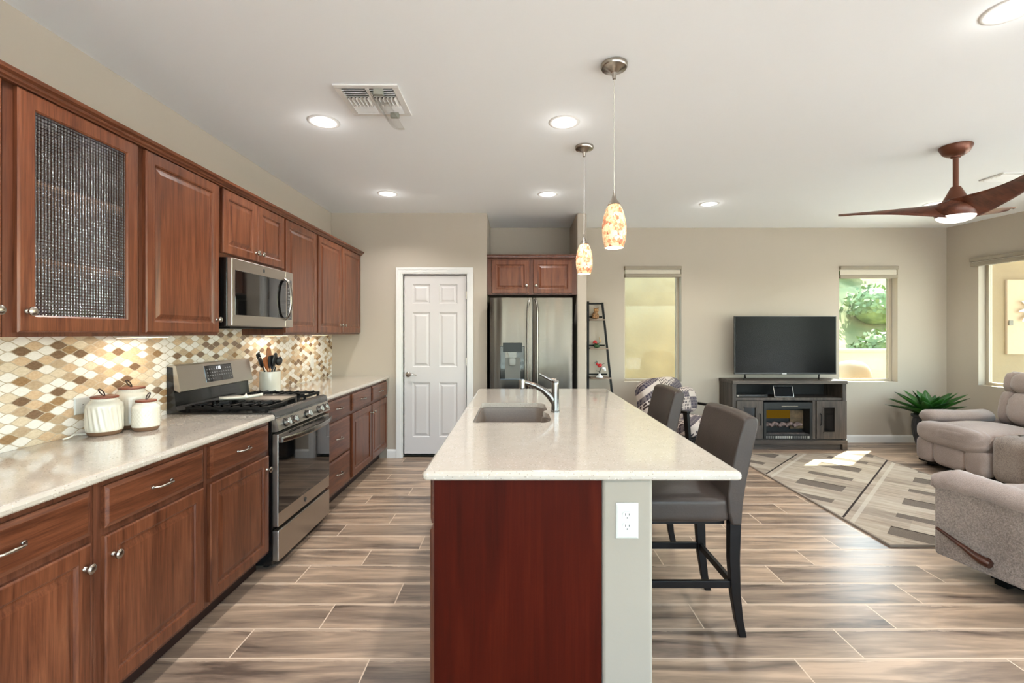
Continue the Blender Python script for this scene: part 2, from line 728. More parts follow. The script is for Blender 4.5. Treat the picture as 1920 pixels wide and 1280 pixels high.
def chair_pattern():
    t = NT('woven_plum_pattern')
    x, y, z = t.xyz(t.pos((1, 1, 1)))
    s = t.mt('ADD', t.mt('MULTIPLY', x, 0.85), t.mt('MULTIPLY', y, 0.5))
    h = t.mt('ADD', z, t.mt('MULTIPLY', t.mt('SUBTRACT', y, t.mt('MULTIPLY', x, 0.6)), 0.7))
    a = t.mt('FRACT', t.mt('MULTIPLY', s, 42.0))
    b = t.mt('FRACT', t.mt('MULTIPLY', h, 26.0))
    cell = t.white(t.comb(t.mt('FLOOR', t.mt('MULTIPLY', s, 8.4)), t.mt('FLOOR', t.mt('MULTIPLY', h, 13.0)), 1.0))
    dash = t.mt('MULTIPLY', t.mt('LESS_THAN', a, 0.5), t.mt('LESS_THAN', b, 0.72))
    solid = t.mt('GREATER_THAN', cell, 0.62)
    lightc = t.mt('LESS_THAN', cell, 0.16)
    k = t.mt('MAXIMUM', t.mt('MULTIPLY', dash, t.mt('SUBTRACT', 1.0, lightc)), t.mt('MULTIPLY', solid, 0.75))
    c = t.mix(k, lin((176, 162, 152)), t.ramp(cell, [(0.3, lin((46, 30, 30))), (0.8, lin((44, 36, 54)))]))
    t.set(Base_Color=c, Roughness=0.9)
    t.bump(t.noise(t.pos(), 200, 2), 0.4, 0.003)
    return t.m


m_chair = chair_pattern()
m_leather = plain('brown_faux_leather', (56, 47, 42), 0.4, spec=0.3, noise_amt=0.08, nscale=6, bump=0.15, bscale=120)
m_esp = plain('espresso_wood', (13, 8, 7), 0.4, spec=0.2)
m_grayw = wood('grey_washed_wood', (48, 41, 36), (74, 65, 58), (95, 84, 75), axis='Z', rough=0.55, coat=0)
m_graywh = wood('grey_washed_wood_across', (48, 41, 36), (74, 65, 58), (95, 84, 75), axis='X', rough=0.55, coat=0)
m_screen = plain('tv_screen', (6, 6, 7), 0.22, spec=0.12)
m_tvbez = plain('tv_bezel', (24, 24, 25), 0.3)
m_copper = wood('copper_brown_blade', (66, 34, 22), (94, 52, 36), (118, 68, 48), rough=0.36, axis='X', fine=0.4, coat=0.1)
m_coppm = plain('brushed_copper', (104, 62, 44), 0.38, 0.5)
m_pot = plain('dark_ribbed_pot', (44, 47, 52), 0.4)
m_ceram = plain('cream_glazed_ceramic', (206, 200, 186), 0.18, coat=0.4)
m_clay = plain('brown_unglazed_base', (118, 88, 66), 0.7)
m_lidw = wood('dark_red_wood_lid', (84, 38, 24), (112, 56, 38), (134, 74, 52), axis='Y', rough=0.45)
m_cord = plain('dark_leather_cord', (52, 34, 26), 0.6)
m_stucco = plain('tan_stucco', (166, 147, 108), 0.95, noise_amt=0.06, nscale=2.2, bump=0.5, bscale=14)
m_stucco2 = plain('beige_patio_stucco', (146, 126, 98), 0.95, noise_amt=0.04, nscale=1.5, bump=0.4, bscale=14)
m_stucco3 = plain('pale_pink_stucco', (190, 164, 136), 0.95, bump=0.3, bscale=20)
m_frame = plain('tan_window_frame', (178, 166, 146), 0.5)
m_blind = plain('taupe_roller_fabric', (150, 140, 124), 0.85, bump=0.2, bscale=200)
m_blindl = plain('pale_roller_fabric', (206, 198, 182), 0.85)


def leafm(name, a, b, rough=0.4, scale=8):
    t = NT(name)
    n = t.noise(t.pos(), scale, 3)
    t.set(Base_Color=t.ramp(n, [(0.35, lin(a)), (0.65, lin(b))]), Roughness=rough)
    return t.m


m_agave = leafm('agave_green', (16, 50, 16), (52, 104, 36), 0.35, 6)
m_bush = leafm('desert_bush_green', (52, 82, 26), (96, 124, 52), 0.7, 3)
m_bush2 = leafm('pale_bush_green', (78, 98, 50), (122, 140, 82), 0.7, 3)
m_hill = leafm('dry_hillside', (94, 100, 54), (132, 128, 82), 0.9, 1.5)
m_dirt = plain('patio_ground', (206, 202, 196), 0.9, noise_amt=0.06, nscale=5)


def glass_mat(name, tint=(1, 1, 1, 1)):
    t = NT(name)
    tr = t.n('ShaderNodeBsdfTransparent')
    tr.inputs[0].default_value = tint
    gl = t.n('ShaderNodeBsdfGlossy')
    gl.inputs['Roughness'].default_value = 0.02
    fz = t.n('ShaderNodeLayerWeight')
    fac = t.mt('ADD', 0.012, t.mt('MULTIPLY', t.mt('POWER', fz.outputs['Facing'], 5.0), 0.6))
    mx = t.n('ShaderNodeMixShader')
    t.l(fac, mx.inputs[0])
    t.l(tr.outputs[0], mx.inputs[1])
    t.l(gl.outputs[0], mx.inputs[2])
    t.l(mx.outputs[0], t.out.inputs[0])
    return t.m


m_pane = glass_mat('window_glass', (0.93, 0.95, 0.93, 1))
m_clearp = glass_mat('clear_plastic', (0.93, 0.93, 0.92, 1))
m_tint = glass_mat('outdoor_dimming_glass', (0.76, 0.79, 0.74, 1))  # insect screen plus an added tint that dims the overbright outdoors


def emis(name, c, s):
    t = NT(name)
    e = t.n('ShaderNodeEmission')
    e.inputs[0].default_value = lin(c)
    e.inputs[1].default_value = s
    t.l(e.outputs[0], t.out.inputs[0])
    return t.m


m_lens = emis('lamp_lens', (255, 250, 242), 1.6)

# ================================================================ room shell
mb = MB(); mb.box(-2.4, 7.2, -3.4, 6.3, -0.12, 0.0)
struct('floor', mb, m_floor)
mb = MB(); mb.box(-2.4, 7.2, -3.4, 6.17, CEIL, CEIL + 0.15)
struct('ceiling', mb, m_ceil)
mb = MB(); mb.box(LW - 0.16, LW, -3.4, 6.17, 0, CEIL)
struct('wall_left', mb, m_wall)

# kitchen end wall with the pantry door opening
DX0, DX1, DZ = -1.288, -0.545, 2.072
mb = MB()
mb.box(LW, DX0, KY, BY, 0, CEIL)
mb.box(DX1, -0.33, KY, BY, 0, CEIL)
mb.box(DX0, DX1, KY, BY, DZ, CEIL)
mb.box(DX0, DX1, KY + 0.12, BY, 0, DZ)
bmesh.ops.remove_doubles(mb.bm, verts=mb.bm.verts, dist=1e-5)
struct('wall_kitchen_end', mb, m_wall)
mb = MB(); mb.box(0.683, 0.79, KY, BY, 0, CEIL)
struct('wall_fridge_pier', mb, m_wall, bevel=0.014, seg=3)


# living room end wall with two windows
def wall_with_holes(x0, x1, z1, holes, y0, y1, mbx):
    xs = sorted({x0, x1} | {h[0] for h in holes} | {h[1] for h in holes})
    for a, b in zip(xs, xs[1:]):
        hh = [h for h in holes if h[0] <= a + 1e-6 and h[1] >= b - 1e-6]
        if not hh:
            mbx.box(a, b, y0, y1, 0, z1)
        else:
            h = hh[0]
            if h[2] > 0:
                mbx.box(a, b, y0, y1, 0, h[2])
            mbx.box(a, b, y0, y1, h[3], z1)


W1 = (1.382, 2.116, 0.774, 2.254)
W2 = (4.134, 4.884, 0.774, 2.254)
mb = MB()
wall_with_holes(-2.3, 5.65, CEIL, [W1, W2], BY, BY + 0.17, mb)
struct('wall_back', mb, m_wall)

# slanted right wall: local x runs along the wall towards the camera, local y points outside
RA = math.atan2(-1, 0.126)
RWM = Matrix.Translation((5.51, BY, 0)) @ Matrix.Rotation(RA, 4, 'Z')


def rwbox(mbx, s0, s1, z0, z1, d0=0.0, d1=0.17):
    mbx.box(s0, s1, d0, d1, z0, z1, RWM)


RW0, RW1 = 0.37, 3.4
mb = MB()
rwbox(mb, -0.1, RW0, 0, CEIL); rwbox(mb, RW1, 4.2, 0, CEIL); rwbox(mb, 8.4, 9.4, 0, CEIL)
rwbox(mb, 4.2, 8.4, 0, 0.02); rwbox(mb, 4.2, 8.4, 2.30, CEIL)
rwbox(mb, RW0, RW1, 0, 0.774); rwbox(mb, RW0, RW1, 2.254, CEIL)
struct('wall_right', mb, m_wall)
mb = MB()
wall_with_holes(-2.3, 7.0, CEIL, [(1.3, 5.9, 0.02, 2.35), (-1.75, 0.75, 0.4, 2.35)], -3.4, -3.23, mb)
struct('wall_front', mb, m_wall)


# ---- windows
def window(n, x0, x1, z0, z1, M, depth=0.10, fw=0.035):
    """M maps local x along wall, y into the wall, z up"""
    r = sroot('window_%d' % n)
    f = MB()
    for a, b, c, d in ((x0, x0 + fw, z0, z1), (x1 - fw, x1, z0, z1), (x0 + fw, x1 - fw, z0, z0 + fw), (x0 + fw, x1 - fw, z1 - fw, z1)):
        f.box(a, b, depth, depth + 0.05, c, d, M)
    obj('window_frame', f, m_frame, r, bevel=0.004)
    g = MB(); g.box(x0 + fw, x1 - fw, depth + 0.022, depth + 0.028, z0 + fw, z1 - fw, M)
    obj('glass_pane', g, m_tint if n < 4 else m_pane, r)
    return r


MB0 = Matrix.Translation((0, BY, 0))
window(1, W1[0], W1[1], W1[2], W1[3], MB0)
window(2, W2[0], W2[1], W2[2], W2[3], MB0)
window(3, RW0, RW1, 0.774, 2.254, RWM)
window(6, 4.2, 8.4, 0.02, 2.30, RWM, 0.08, 0.05)  # unseen window added to send side daylight onto the left wall
MF = Matrix.Translation((0, -3.23, 0)) @ Matrix.Rotation(PI, 4, 'Z')
window(4, -5.9, -1.3, 0.02, 2.35, MF, 0.08, 0.05)
window(5, -0.75, 1.75, 0.4, 2.35, MF, 0.08, 0.05)
mull = MB(); mull.box(-3.63, -3.57, 0.07, 0.14, 0.06, 2.30, MF)
struct('trim_1', mull, m_frame)


def shade(x0, x1, z1, drop, M, label, name='roller_blind'):
    t = thing(name, label, 'window blind', M @ Vector(((x0 + x1) / 2, 0, z1)), group='raised roller blinds over the windows')
    a = MB(); a.box(x0, x1, -0.03, 0.045, z1 - 0.042, z1, M)
    obj('cassette', a, m_blind, t, bevel=0.006)
    a = MB(); a.box(x0 + 0.012, x1 - 0.012, 0.0, 0.004, z1 - drop + 0.04, z1 - 0.04, M)
    for k in range(2):
        zz = z1 - 0.042 - (k + 1) * (drop - 0.08) / 3
        a.box(x0 + 0.012, x1 - 0.012, -0.004, 0.006, zz, zz + 0.006, M)
    obj('rolled_fabric', a, m_blindl, t)
    a = MB(); a.box(x0 + 0.004, x1 - 0.004, -0.02, 0.03, z1 - drop, z1 - drop + 0.045, M)
    obj('bottom_rail', a, m_blind, t, bevel=0.008)


shade(W1[0] + 0.003, W1[1] - 0.003, W1[3] - 0.002, 0.14, MB0, 'taupe roller blind rolled up above the narrow window behind the patterned armchair')
shade(W2[0] + 0.003, W2[1] - 0.003, W2[3] - 0.002, 0.155, MB0, 'taupe roller blind rolled up above the window beside the television')
shade(RW0 - 0.05, RW1 + 0.05, 2.30, 0.10, Matrix.Translation(RWM @ Vector((0, -0.04, 0)) - RWM @ Vector((0, 0, 0))) @ RWM, 'long taupe blind cassette over the wide window in the right wall')

# ---- baseboards
BH = 0.095


def board(mbx, p0, p1, nrm):
    p0 = Vector(p0); p1 = Vector(p1)
    u = (p1 - p0).normalized()
    L = (p1 - p0).length
    M = fr((p0.x, p0.y, 0), u, nrm)
    # local x along, y up, z out
    prof = [(0, 0), (0.0, 0.016), (BH - 0.02, 0.016), (BH - 0.006, 0.010), (BH, 0.004), (BH, 0)]
    a = [mbx.bm.verts.new(M @ Vector((0, y, z))) for y, z in prof]
    b = [mbx.bm.verts.new(M @ Vector((L, y, z))) for y, z in prof]
    mbx.loopbridge(a, b); mbx.face(a); mbx.face(b[::-1])


mb = MB(); board(mb, (0.79, BY, 0), (5.51, BY, 0), (0, -1, 0)); struct('baseboard_back', mb, m_white)
mb = MB(); board(mb, (-1.45, KY, 0), (-1.348, KY, 0), (0, -1, 0)); board(mb, (-0.485, KY, 0), (-0.335, KY, 0), (0, -1, 0))
struct('baseboard_kitchen_end', mb, m_white)
mb = MB()
e = RWM @ Vector((9.2, 0, 0))
nn = RWM.to_3x3() @ Vector((0, -1, 0))
s4 = RWM @ Vector((4.2, 0, 0))
s8 = RWM @ Vector((8.4, 0, 0))
board(mb, (s4.x, s4.y, 0), (5.51, BY, 0), nn); board(mb, (e.x, e.y, 0), (s8.x, s8.y, 0), nn)
struct('baseboard_right', mb, m_white)
mb = MB(); board(mb, (0.795, BY, 0), (0.795, KY, 0), (1, 0, 0))
struct('baseboard_pier', mb, m_white)

# ---- pantry door
dr = sroot('door_1', (-0.917, KY, 0))
dp = lambda px: (px - 968) * KY / F
dz = lambda py: 1.40 - (py - 624) * KY / F
cx0, cx1 = dp(755.5), dp(875)
colsx = [(dp(772.5), dp(805.5)), (dp(822.5), dp(857))]
rowsz = [(dz(820), dz(717.5)), (dz(688), dz(585.5)), (dz(569), dz(532.5))]
mb = MB()
T = 0.036
M = fr((cx0, KY + 0.028 + T, 0.028), (1, 0, 0), (0, -1, 0))
Wd, Hd = cx1 - cx0, dz(514) - 0.028
xs = [0] + [v - cx0 for c in colsx for v in c] + [Wd]
zs = [0] + [v - 0.028 for c in rowsz for v in c] + [Hd]
for i in range(len(xs) - 1):
    for j in range(len(zs) - 1):
        x0, x1, z0, z1 = xs[i], xs[i + 1], zs[j], zs[j + 1]
        P = [(x0, z0), (x1, z0), (x1, z1), (x0, z1)]
        if i % 2 == 1 and j % 2 == 1:
            N = M @ Matrix.Translation((x0, z0, 0))
            mb.nested(x1 - x0, z1 - z0, [(0, T), (0.010, T - 0.009), (0.024, T - 0.009), (0.042, T - 0.002)], N, True, False)
        else:
            mb.face([mb.bm.verts.new(M @ Vector((a, b, T))) for a, b in P])
bmesh.ops.remove_doubles(mb.bm, verts=mb.bm.verts, dist=1e-5)
mb.box(0, Wd, 0, Hd, 0, T - 0.012, M)
mb.box(0, 0.01, 0, Hd, 0, T, M); mb.box(Wd - 0.01, Wd, 0, Hd, 0, T, M)
mb.box(0, Wd, 0, 0.01, 0, T, M); mb.box(0, Wd, Hd - 0.01, Hd, 0, T, M)
obj('door_slab', mb, m_doorw, dr)
mb = MB()
# stepped casing: left, right, top
cw = 0.068
for lo, hi, y in ((0, cw, 0.010), (0.012, cw - 0.01, 0.016), (cw - 0.026, cw - 0.006, 0.021)):
    mb.box(DX0 + 0.006 - hi, DX0 + 0.006 - lo, KY - y, KY - 0.0005, 0, DZ - 0.006 + lo)
    mb.box(DX1 - 0.006 + lo, DX1 - 0.006 + hi, KY - y, KY - 0.0005, 0, DZ - 0.006 + lo)
    mb.box(DX0 + 0.006 - hi, DX1 - 0.006 + hi, KY - y, KY - 0.0005, DZ - 0.006 + lo, DZ - 0.006 + hi)
# jamb
mb.box(DX0, DX0 + 0.012, KY, KY + 0.12, 0, DZ); mb.box(DX1 - 0.012, DX1, KY, KY + 0.12, 0, DZ)
mb.box(DX0, DX1, KY, KY + 0.12, DZ - 0.012, DZ)
obj('door_casing', mb, m_white, dr)
mb = MB()
mb.box(DX0 + 0.012, DX1 - 0.012, KY + 0.03, KY + 0.118, 0.0, 0.004)
obj('under_door_shade', mb, m_black, dr)  # black strip standing in for the shade under the door
for hy in (553, 678, 812):
    mb = MB()
    z = dz(hy)
    mb.cyl((cx1 + 0.003, KY + 0.020, z - 0.045), (cx1 + 0.003, KY + 0.020, z + 0.045), 0.007, n=12)
    mb.box(cx1 - 0.010, cx1 + 0.010, KY + 0.020, KY + 0.027, z - 0.042, z + 0.042)
    obj('hinge', mb, m_nickel, dr)
mb = MB()
kx, kz = dp(764.5), dz(702)
mb.lathe([(0, 0), (0.031, 0), (0.031, 0.006), (0.024, 0.013), (0.011, 0.016), (0.011, 0.042), (0, 0.044)], fr((kx, KY + 0.028, kz), (1, 0, 0), (0, -1, 0)), 24)
mb.tube([(kx, KY - 0.008, kz), (kx + 0.03, KY - 0.012, kz + 0.004), (kx + 0.065, KY - 0.012, kz + 0.001), (kx + 0.10, KY - 0.008, kz - 0.006)], [0.010, 0.009, 0.007, 0.005], 12)
obj('door_handle', mb, m_nickel, dr, smooth='auto')
mb = MB(); mb.box(cx0 - 0.004, cx0 + 0.002, KY + 0.020, KY + 0.03, kz - 0.028, kz + 0.028)
obj('latch_plate', mb, m_nickel, dr)

# ================================================================ ceiling fittings
CAN_SAY = ['recessed ceiling light nearest the air vent', 'recessed ceiling light left of the nearer pendant cord',
           'recessed ceiling light in front of the white pantry door', 'recessed ceiling light in front of the refrigerator',
           'small recessed ceiling light near the window behind the armchair', 'recessed ceiling light directly behind the ceiling fan',
           'recessed ceiling light cut off by the top right corner of the photo']
can = None
for i, (x, y) in enumerate(CANS[:7]):
    if can is None:
        can = thing('recessed_light', CAN_SAY[0], 'ceiling light', (x, y, CEIL), group='round recessed ceiling lights')
        mb = MB()
        mb.lathe([(0.078, -0.004), (0.086, -0.006), (0.098, -0.003), (0.100, -0.0005)], Matrix.Translation((x, y, CEIL)), 40)
        obj('trim_ring', mb, m_white, can, smooth=True)
        mb = MB()
        mb.lathe([(0, -0.016), (0.03, -0.0145), (0.055, -0.010), (0.078, -0.004)], Matrix.Translation((x, y, CEIL)), 40)
        obj('lens', mb, m_lens, can, smooth=True)
    else:
        dup(can, (x, y, CEIL), CAN_SAY[i])

# square air register with a clear deflector
vx0, vx1, vy0, vy1 = -0.995, -0.642, 2.53, 2.89
vt = thing('air_vent', 'square white ceiling air register with louvres and a clear plastic deflector', 'air vent', ((vx0 + vx1) / 2, (vy0 + vy1) / 2, CEIL))
mb = MB()
b = 0.035
for x0, x1, y0, y1 in ((vx0, vx1, vy0, vy0 + b), (vx0, vx1, vy1 - b, vy1), (vx0, vx0 + b, vy0 + b, vy1 - b), (vx1 - b, vx1, vy0 + b, vy1 - b),
                       ((vx0 + vx1) / 2 - 0.011, (vx0 + vx1) / 2 + 0.011, vy0 + b, vy1 - b)):
    mb.box(x0, x1, y0, y1, CEIL - 0.011, CEIL - 0.001)
obj('frame', mb, m_white, vt, bevel=0.002)
mb = MB(); mb.box(vx0 + b, vx1 - b, vy0 + b, vy1 - b, CEIL - 0.002, CEIL - 0.0008)
obj('duct_opening', mb, plain('duct_grey', (46, 46, 46), 0.7), vt)
for half in (0, 1):
    xa = vx0 + b if half == 0 else (vx0 + vx1) / 2 + 0.011
    xb = (vx0 + vx1) / 2 - 0.011 if half == 0 else vx1 - b
    L3 = (vy1 - vy0 - 2 * b) / 3
    mb = MB()
    for k in range(4):
        y = vy0 + b + 0.012 + k * L3 / 4
        mb.box(xa, xb, -0.001, 0.001, -0.009, 0.009, rotm('X', math.radians(-42), (0, y, CEIL - 0.010)))
        y = vy1 - b - 0.012 - k * L3 / 4
        mb.box(xa, xb, -0.001, 0.001, -0.009, 0.009, rotm('X', math.radians(42), (0, y, CEIL - 0.010)))
    nb = 6
    for k in range(nb):
        x = xa + (k + 0.5) * (xb - xa) / nb
        mb.box(-0.001, 0.001, vy0 + b + L3, vy0 + b + 2 * L3, -0.010, 0.010, rotm('Y', math.radians(40), (x, 0, CEIL - 0.011)))
    obj('louvre_bank', mb, m_white, vt)
mb = MB()


def defl(u, v):
    a = v * 1.9
    r = 0.085
    return Vector((vx0 + 0.19 + r * (1 - math.cos(a)) * 0.9 + 0.0 + 0.02 * u, vy0 + 0.05 + u * 0.30, CEIL - 0.012 - r * math.sin(a) * 0.8 - 0.02 * u))


mb.grid(defl, 8, 12)
obj('deflector', mb, m_clearp, vt, smooth=True, solid=0.003)
m_clip = plain('grey_clip', (150, 150, 138), 0.5)
mb = MB(); mb.box(vx1 - 0.14, vx1 - 0.09, vy0 + 0.035, vy0 + 0.06, CEIL - 0.04, CEIL - 0.011)
obj('deflector_clip', mb, m_clip, vt)
mb = MB(); mb.box(vx1 - 0.12, vx1 - 0.07, vy1 - 0.05, vy1 - 0.03, CEIL - 0.04, CEIL - 0.011)
obj('deflector_clip', mb, m_clip, vt)

lv = thing('linear_vent', 'long narrow white ceiling air register at the right edge beyond the fan', 'air vent', (4.28, 4.03, CEIL))
mb = MB()
for x0, x1, y0, y1 in ((4.08, 4.52, 3.93, 3.95), (4.08, 4.52, 4.12, 4.14), (4.08, 4.10, 3.95, 4.12), (4.50, 4.52, 3.95, 4.12)):
    mb.box(x0, x1, y0, y1, CEIL - 0.010, CEIL - 0.001)
obj('frame', mb, m_white, lv)
mb = MB()
for k in range(5):
    mb.box(4.10, 4.50, -0.001, 0.001, -0.012, 0.012, rotm('X', math.radians(45), (0, 3.97 + k * 0.035, CEIL - 0.012)))
obj('louvre_bank', mb, m_white, lv)

# ---- pendants
def shade_glass():
    t = NT('mosaic_pendant_glass')
    p = t.pos((1, 1, 0.8))
    v = t.n('ShaderNodeTexVoronoi')
    t.l(p, v.inputs['Vector'])
    v.inputs['Scale'].default_value = 62
    r = t.white(v.outputs['Position'])
    n = t.noise(t.pos(), 32, 5, 0.7, 1.5)
    c = t.ramp(t.mt('ADD', t.mt('MULTIPLY', r, 0.38), t.mt('MULTIPLY', n, 0.62)),
               [(0.25, lin((160, 84, 70))), (0.38, lin((206, 132, 96))), (0.48, lin((228, 182, 134))), (0.60, lin((244, 216, 176))), (0.8, lin((186, 142, 86)))])
    t.set(Base_Color=c, Roughness=0.15, Emission_Color=c)
    t.b.inputs['Emission Strength'].default_value = 0.30
    return t.m


m_shade = shade_glass()
m_bulb = emis('warm_bulb_glow', (255, 226, 180), 2.5)
pend = None
for py, lab in ((2.35, 'nearer and larger-looking pendant lamp with a mosaic glass shade above the island'), (3.385, 'farther pendant lamp with a mosaic glass shade, in front of the refrigerator pier')):
    if pend is None:
        PX = 0.490
        pend = thing('pendant_lamp', lab, 'pendant lamp', (PX, py, CEIL), group='pendant lamps over the island')
        C = Matrix.Translation((PX, py, 0))
        mb = MB()
        mb.lathe([(0, CEIL - 0.001), (0.066, CEIL - 0.001), (0.067, CEIL - 0.014), (0.062, CEIL - 0.022), (0.035, CEIL - 0.030), (0.014, CEIL - 0.045), (0.008, CEIL - 0.075), (0, CEIL - 0.076)], C, 40)
        obj('canopy', mb, m_nickel, pend, smooth='auto')
        mb = MB(); mb.cyl((PX, py, 2.09), (PX, py, CEIL - 0.07), 0.0022, n=8)
        obj('cord', mb, plain('clear_cord', (200, 194, 184), 0.4), pend)
        mb = MB(); mb.lathe([(0, 2.112), (0.004, 2.112), (0.007, 2.09), (0.014, 2.068), (0.026, 2.050), (0.032, 2.040), (0, 2.040)], C, 32)
        obj('socket_cap', mb, m_nickel, pend, smooth='auto')
        mb = MB()
        outer = [(0.028, 2.040), (0.040, 2.022), (0.052, 1.985), (0.0600, 1.94), (0.0605, 1.905), (0.057, 1.865), (0.046, 1.826)]
        inner = [(r - 0.003, z) for r, z in outer[::-1]]
        mb.lathe(outer + inner, C, 48)
        obj('glass_shade', mb, m_shade, pend, smooth=True)
        mb = MB(); mb.lathe([(0, 1.990), (0.010, 1.985), (0.014, 1.955), (0.026, 1.925), (0.028, 1.905), (0.022, 1.88), (0, 1.868)], C, 20)
        obj('bulb', mb, m_bulb, pend, smooth=True)
    else:
        dup(pend, (0.490, py, CEIL), lab)
    lamp('pendant_glow', 'POINT', (0.490, py, 1.825), 2.5, WARM, 0.02)

# ---- ceiling fan
FX, FY = 3.165, 3.38
fan = thing('ceiling_fan', 'copper brown ceiling fan with three curved blades and a round light', 'ceiling fan', (FX, FY, CEIL))
C = Matrix.Translation((FX, FY, 0))
mb = MB(); mb.lathe([(0, CEIL - 0.001), (0.094, CEIL - 0.001), (0.096, CEIL - 0.012), (0.075, CEIL - 0.052), (0.050, CEIL - 0.070), (0.030, CEIL - 0.074), (0.028, CEIL - 0.085), (0, CEIL - 0.085)], C, 40)
obj('canopy', mb, m_coppm, fan, smooth='auto')
mb = MB(); mb.cyl((FX, FY, 2.44), (FX, FY, CEIL - 0.08), 0.0165, n=20)
obj('downrod', mb, m_coppm, fan, smooth='auto')
mb = MB(); mb.lathe([(0, 2.452), (0.026, 2.452), (0.034, 2.438), (0.058, 2.385), (0.076, 2.352), (0, 2.352)], C, 40)
obj('motor_cone', mb, m_coppm, fan, smooth='auto')
mb = MB(); mb.lathe([(0, 2.348), (0.08, 2.348), (0.112, 2.336), (0.128, 2.30), (0.124, 2.262), (0.112, 2.236), (0, 2.236)], C, 48)
obj('motor_housing', mb, m_copper, fan, smooth='auto')
mb = MB(); mb.lathe([(0.112, 2.238), (0.112, 2.232), (0.09, 2.212), (0.05, 2.199), (0, 2.195)], C, 48)
obj('light_diffuser', mb, m_lens, fan, smooth=True)
lamp('fan_lamp', 'AREA', (FX, FY, 2.185), 9, NEUT, 0.2)


def blade(ang):
    R = Matrix.Translation((FX, FY, 0)) @ Matrix.Rotation(ang, 4, 'Z')
    mbx = MB()

    def P(u, v, side):
        # u along, v across
        r = 0.04 + 0.66 * u
        wd = 0.5 * (0.20 * (1 - u) ** 1.6 + 0.115 * (u ** 0.5)) * (1.0 if u < 0.93 else math.sqrt(max(0.02, 1 - ((u - 0.93) / 0.072) ** 2)))
        a = (v - 0.5) * 2
        sweep = 0.05 * math.sin(u * PI) - 0.03 * u
        tilt = math.radians(-26 * (1 - u) ** 1.2 - 9)
        z = 2.285 + 0.065 * u ** 1.2
        th = (0.028 * (1 - u) ** 2 + 0.005) * (1 - a * a * 0.8) * side
        cr = 0.012 * (1 - a * a)
        return R @ Vector((r, sweep + a * wd * math.cos(tilt), z + a * wd * math.sin(tilt) + cr + th))
    nu, nv = 26, 10
    top = [[mbx.bm.verts.new(P(i / nu, j / nv, 1)) for j in range(nv + 1)] for i in range(nu + 1)]
    bot = [[mbx.bm.verts.new(P(i / nu, j / nv, -1)) for j in range(nv + 1)] for i in range(nu + 1)]
    for i in range(nu):
        for j in range(nv):
            mbx.face((top[i][j], top[i + 1][j], top[i + 1][j + 1], top[i][j + 1]))
            mbx.face((bot[i][j + 1], bot[i + 1][j + 1], bot[i + 1][j], bot[i][j]))
        mbx.face((top[i][0], bot[i][0], bot[i + 1][0], top[i + 1][0]))
        mbx.face((top[i + 1][nv], bot[i + 1][nv], bot[i][nv], top[i][nv]))
    mbx.loopbridge(top[0], bot[0], False); mbx.loopbridge(bot[nu], top[nu], False)
    obj('blade', mbx, m_copper, fan, smooth=True)


for a in (143, 23, 263):
    blade(math.radians(a))

# ================================================================ kitchen: left run
DOOR_LOOPS = lambda t, f=0.056: [(0, 0), (0, t - 0.005), (0.004, t - 0.001), (0.007, t), (f - 0.006, t), (f, t - 0.003), (f + 0.004, t - 0.009),
                                 (f + 0.012, t - 0.009), (f + 0.030, t - 0.003), (f + 0.034, t - 0.002)]
SLAB_LOOPS = lambda t: [(0, 0), (0, t - 0.007), (0.003, t - 0.006), (0.013, t - 0.001), (0.016, t)]


def knob(parent, pos, out, mat=None, r=0.0165):
    mbx = MB()
    o = Vector(out)
    u = Vector((0, 0, 1)).cross(o)
    mbx.lathe([(0, 0), (0.009, 0), (0.0085, 0.004), (0.005, 0.008), (0.005, 0.016), (0.010, 0.019), (r, 0.022), (r, 0.027), (0.012, 0.031), (0.006, 0.032), (0, 0.0335)],
              fr(pos, tuple(u), out), 20)
    return obj('knob', mbx, m_nickel, parent, smooth='auto')


def pull(parent, pos, out, along, L=0.10):
    mbx = MB()
    p = Vector(pos); o = Vector(out); a = Vector(along)
    pts, rad = [], []
    for i in range(13):
        t = -1 + 2 * i / 12
        h = 0.026 * (1 - abs(t) ** 5) + 0.001
        pts.append(p + a * (t * L / 2) + o * h)
        rad.append(0.0042 + 0.0022 * (1 - min(1, abs(abs(t) - 0.0) * 1.6)) if abs(t) < 0.62 else 0.0042)
    mbx.tube(pts, rad, 10, up=(0.01, 0.02, 1) if abs(o.z) < 0.5 else (1, 0, 0))
    for sg in (-1, 1):
        mbx.lathe([(0, 0), (0.008, 0), (0.008, 0.003), (0.005, 0.007), (0, 0.008)], fr(p + a * (sg * L / 2), tuple(Vector((0, 0, 1)).cross(o)), out), 14)
    return obj('handle', mbx, m_nickel, parent, smooth='auto')


UX = -1.76       # upper carcass front; doors stand 0.02 proud
UB, UT = 1.386, 2.283
DB, DTp = 1.402, 2.263


